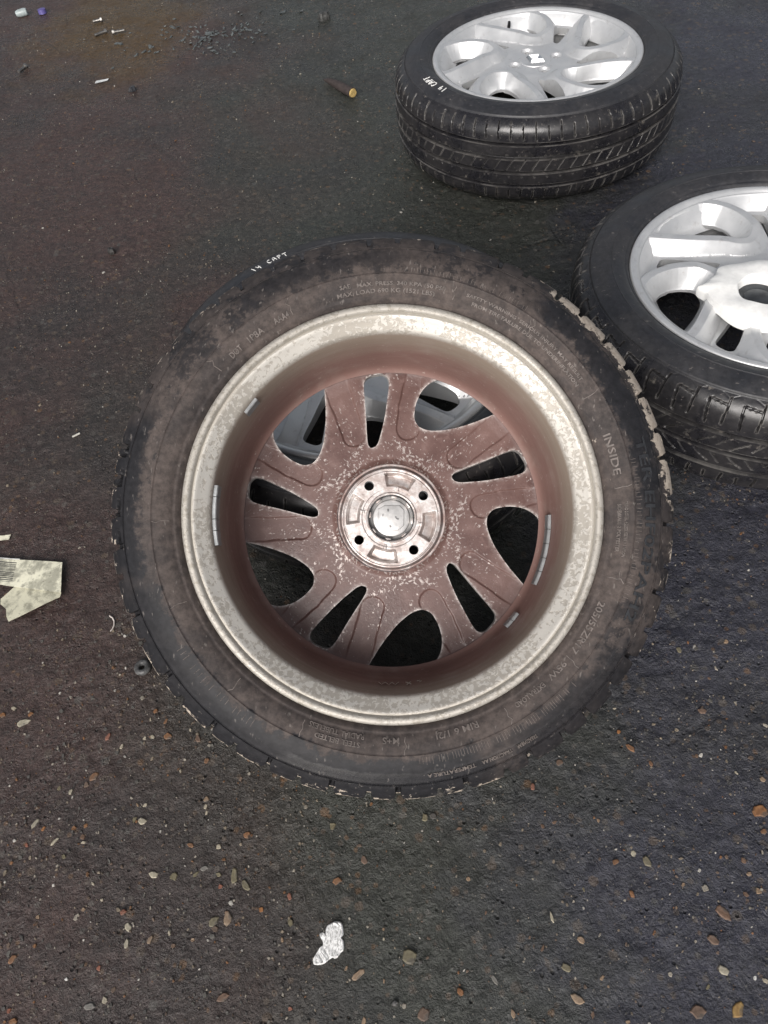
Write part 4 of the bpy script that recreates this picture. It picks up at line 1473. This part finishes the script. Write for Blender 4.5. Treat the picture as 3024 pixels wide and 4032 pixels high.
# loose grit: thousands of tiny chips, one object
def grit():
    pal = np.array([(.34, .31, .26), (.24, .20, .15), (.14, .10, .075), (.20, .10, .045), (.50, .48, .44), (.085, .08, .075), (.11, .105, .095)])
    pr = np.array([.11, .13, .17, .06, .035, .27, .225])
    pts = []
    def region(n, x0, x1, y0, y1, s0, s1):
        for _ in range(n):
            pts.append((rng.uniform(x0, x1), rng.uniform(y0, y1), min(.0055, s0 * math.exp(rng.normal(0, s1)))))
    region(3200, -.66, -.15, .03, .62, .0014, .45)
    region(2200, -.25, .48, -.02, .36, .0012, .42)
    region(1400, .25, .75, .1, .75, .0013, .4)
    region(2000, -.95, -.2, .6, 1.6, .0012, .42)
    region(2600, -1.15, .3, 1.4, 3.1, .0014, .42)
    region(700, .1, 1.0, 1.2, 2.2, .0017, .4)
    pts = np.array(pts)
    cidx = rng.choice(len(pal), len(pts), p=pr)
    cols = pal[cidx] * rng.uniform(.7, 1.15, (len(pts), 1))
    extra = np.array([(x, y, L / 2) for x, y, c, L in SMALL])
    cm = {'o': (.28, .125, .045), 'r': (.25, .10, .065), 'n': (.145, .09, .06), 't': (.27, .19, .125), 'p': (.40, .36, .28), 'v': (.165, .145, .09), 'w': (.7, .7, .67)}
    pts = np.concatenate([pts, extra])
    cols = np.concatenate([cols, np.array([cm[c] for _, _, c, _ in SMALL])])
    N = len(pts)
    k = 7
    a = np.linspace(0, 2 * np.pi, k, endpoint=False)[None] + rng.uniform(-.3, .3, (N, k))
    q = rng.uniform(.65, 1.15, (N, k)) * pts[:, 2:3]
    asp = rng.uniform(.45, 1.0, (N, 1))
    ph = rng.uniform(0, 6.28, (N, 1))
    lx, ly = q * np.cos(a), q * np.sin(a) * asp
    X_ = lx * np.cos(ph) - ly * np.sin(ph)
    Y_ = lx * np.sin(ph) + ly * np.cos(ph)
    h = np.minimum(pts[:, 2:3] * rng.uniform(.25, .6, (N, 1)), .0010)
    gz = (gh(pts[:, 0], pts[:, 1]) - .0015)[:, None]
    b = np.stack([pts[:, 0:1] + X_, pts[:, 1:2] + Y_, np.broadcast_to(gz - .001, X_.shape)], -1)
    t = np.stack([pts[:, 0:1] + X_ * .78, pts[:, 1:2] + Y_ * .78, gz + h * rng.uniform(.6, 1.2, (N, k)) + .0004], -1)
    V = np.concatenate([b, t], 1).reshape(-1, 3)
    base = (np.arange(N) * 2 * k)[:, None]
    j = np.arange(k)
    Q = np.stack([base + j, base + (j + 1) % k, base + k + (j + 1) % k, base + k + j], -1).reshape(-1, 4)
    T = np.concatenate([np.stack([base[:, 0] + k, base[:, 0] + k + i, base[:, 0] + k + i + 1], -1) for i in range(1, k - 1)])
    m = NB('grit', 0.6)
    m.color(m.mix(m.rampf(m.noise(700, 3, .6), .35, .7), m.attr('tint', 'Color'), m.mix(1.0, m.attr('tint', 'Color'), (.6, .58, .55), 'MULTIPLY')))
    me = np_mesh('grit', V, Q, T, mats=[m.m], smooth=False)
    at_ = me.attributes.new('tint', 'FLOAT_COLOR', 'POINT')
    c4_ = np.ones((N, 2 * k, 4), np.float32)
    c4_[..., :3] = cols[:, None, :]
    at_.data.foreach_set('color', c4_.ravel())
    return link('grit', me)


tag(grit(), 'loose pale and brown grit scattered over the tarmac', kind='stuff')

# glass-like shards at the far left
def shards():
    bm = bmesh.new()
    for _ in range(130):
        x, y = rng.normal(-.30, .13), rng.normal(2.72, .075)
        L = .005 * math.exp(rng.normal(0, .5))
        z = float(gh(x, y)) + .001
        ph, tl = rng.uniform(0, 6.28), rng.uniform(-.5, .5)
        Mx = Matrix.Translation((x, y, z)) @ Matrix.Rotation(ph, 4, 'Z') @ Matrix.Rotation(tl, 4, 'Y')
        o = [(-L, -L * .3), (L * .9, -L * .45), (L * 1.1, L * .2), (-L * .4, L * .5)]
        lo = [bm.verts.new(Mx @ Vector((a, b, -.0012))) for a, b in o]
        hi = [bm.verts.new(Mx @ Vector((a, b, .0012))) for a, b in o]
        bm.faces.new(lo[::-1]); bm.faces.new(hi)
        for i in range(4): bm.faces.new((lo[i], lo[(i + 1) % 4], hi[(i + 1) % 4], hi[i]))
    bmesh.ops.recalc_face_normals(bm, faces=bm.faces[:])
    me = bpy.data.meshes.new('shards')
    bm.to_mesh(me)
    bm.free()
    me.materials.append(simple('dull_glass', (0.085, 0.095, 0.095), 0.2, 0, .5, 50))
    return link('shards', me)


tag(shards(), 'small grey glassy shards scattered on the far tarmac', kind='stuff')

# broken stick with a yellow end
stick = link('broken_stick', None)
stick.location = (.066, 2.225, .004)
d_ = Vector((.102 - .03, 2.158 - 2.292, 0)).normalized()
L_ = .076
tag(stick, 'dark broken stick with a yellow cut end, lying left of the top wheel', 'stick')
mb = MB()
mb.tube([d_ * (-L_) + Vector((0, 0, -.001)), d_ * (-L_ * .7) + Vector((.002, 0, .003)), d_ * 0 + Vector((.001, 0, .007)), d_ * (L_ * .95) + Vector((0, 0, .010))], [.002, .008, .0125, .0135], 10)
mb.done('shaft', simple('dark_wood', (0.040, 0.030, 0.028), 0.7, 0, .3, 90, .4), stick)
mb = MB()
mb.tube([d_ * (L_ * .95) + Vector((0, 0, .010)), d_ * (L_ * .99) + Vector((0, 0, .010))], [.0118, .0105], 10)
mb.done('cut_end', simple('yellow_foam', (0.42, 0.30, 0.11), 0.8, 0, .3, 220, .5), stick)

# small litter
def blob(name, L, asp, hgt, mat, seed, x, y, rz, label, cat, dz=.002):
    o = link(name, rock(name, L, asp, hgt, mat, seed, 11))
    at(o, x, y, dz, rz)
    tag(o, label, cat)
    return o


M_DKST = simple('dark_rock', (0.055, 0.055, 0.053), 0.5, 0, .45, 90, .5)
blob('dark_stone', .042, 1.6, .014, M_DKST, 91, .064, 2.716, .1, 'dark angular stone on the far tarmac left of the top wheel', 'stone', .004)
blob('black_lump', .026, 1.2, .008, simple('black_lump', (0.03, 0.031, 0.036), 0.4, 0, .4, 90, .4), 92, -.533, 2.43, .6, 'small black lump on the far tarmac right of the white slip', 'lump')
M_WHITE = simple('white_scrap', (0.66, 0.68, 0.68), 0.5, 0, .15, 70, .2)
mb = MB()
mb.tube([(-.019, 0, .010), (-.008, 0, .011), (.010, .001, .012), (.019, .001, .012)], [.009, .012, .0125, .011], 14)
o = mb.done('plastic_cup', simple('pale_plastic', (0.32, 0.37, 0.37), 0.35, 0, .15, 60), None)
at(o, -.976, 3.155, 0, .1)
tag(o, 'crushed pale plastic cup at the top left corner', 'cup')
o = link('bottle_cap', lathe('bottle_cap', [(.0, .0135), (.011, .0135), (.0135, .0125), (.0142, .010), (.0142, .001), (.0146, .0), (.013, .0)], 28, [simple('purple_plastic', (0.10, 0.085, 0.26), 0.4, 0, .12, 60)]))
at(o, -.905, 3.155, .001)
tag(o, 'purple bottle cap at the top left corner', 'bottle cap')
o = slab('paper_slip', [(-.021, -.006), (.018, -.004), (.022, .006), (-.016, .008)], .0008, [M_WHITE], lambda x, y: .004 + .05 * abs(x) * .3)
at(o, -.633, 2.517, .001, .12)
tag(o, 'small white slip of paper lying flat below the rusty stain', 'paper')
M_BOLT = simple('worn_steel', (0.26, 0.25, 0.235), 0.35, 0.85, .25, 120, .2)


def screw(x, y, rz, L, label):
    rt_ = link('bolt', None)
    at(rt_, x, y, .005, rz)
    tag(rt_, label, 'bolt', 'small bolts by the rusty stain')
    mb = MB()
    mb.tube([(-L / 2, 0, 0), (L * .32, 0, .001)], .0042, 10)
    mb.done('shank', M_BOLT, rt_)
    mb = MB()
    mb.tube([(L * .32, 0, .001), (L * .5, 0, .001)], .0075, 6)
    mb.done('head', M_BOLT, rt_, smooth=False)


screw(-.672, 2.885, .45, .042, 'brightest small bolt on the rusty stain, pointing down left')
screw(-.610, 2.868, math.pi + .15, .040, 'small dull bolt on the rusty stain, right of the bright one')
screw(-.690, 2.985, .1, .030, 'smallest dark bolt, furthest back on the rusty stain')
screw(-.905, 2.70, 1.1, .040, 'dirty bolt near the left edge, away from the rusty stain')
# hex nut and rubber grommet
o = link('lug_nut', lathe('lug_nut', [(.0035, 0), (.0085, 0), (.009, .006), (.0078, .009), (.006, .0125), (.0032, .0135), (.003, .006), (.0035, 0)], 6, [simple('dark_steel', (0.16, 0.155, 0.15), 0.3, 0.8, .3, 90)], sharp=20))
at(o, -.525, 1.61, .001, .3)
tag(o, 'small dark metal nut on the tarmac up and left of the tilted wheel', 'nut')
gp = [(.0080 + .0045 * math.cos(t), .0050 + .0050 * math.sin(t)) for t in np.linspace(0, 2 * math.pi, 12, endpoint=False)]
o = link('rubber_grommet', lathe('rubber_grommet', gp, 28, [simple('grey_black_rubber', (0.075, 0.075, 0.075), 0.45, 0, .6, 160, .4)], closed_prof=True, sharp=80))
at(o, -.386, .532, .001)
tag(o, 'black rubber grommet touching the lower left edge of the tilted tyre', 'grommet')
# wires, match and slivers
def wire(pts, rad, mat, name, label, cat):
    x0, y0 = pts[0][:2]
    mb = MB()
    mb.tube([(p[0] - x0, p[1] - y0, (p[2] if len(p) > 2 else .0016) + float(gh(p[0], p[1])) - float(gh(x0, y0))) for p in pts], rad, 6)
    o = mb.done(name, mat, None)
    at(o, x0, y0)
    tag(o, label, cat)


wire([(-.4455, .632), (-.4400, .627), (-.4368, .620), (-.4365, .613), (-.4385, .607), (-.4410, .6035)], .0011, simple('pale_cord', (0.55, 0.50, 0.46), .7), 'cord_scrap', 'short curved pale cord left of the tilted tyre', 'cord')
wire([(-.549, 1.030), (-.536, 1.037)], .0018, simple('match_wood', (0.62, 0.60, 0.54), .7), 'matchstick', 'short white matchstick on the tarmac left of the tilted tyre', 'matchstick')
wire([(.4395 - .123, .4545), (.316, .4535), (.322, .4475)], .0009, M_WHITE, 'white_thread', 'thin white thread on the lower right edge of the tilted tyre', 'thread')
o = link('metal_clip', rock('metal_clip', .010, 1.4, .003, M_BOLT, 77))
at(o, -.0755, .071, .001, .2)
tag(o, 'small shiny metal bit near the bottom edge in the middle', 'metal bit')
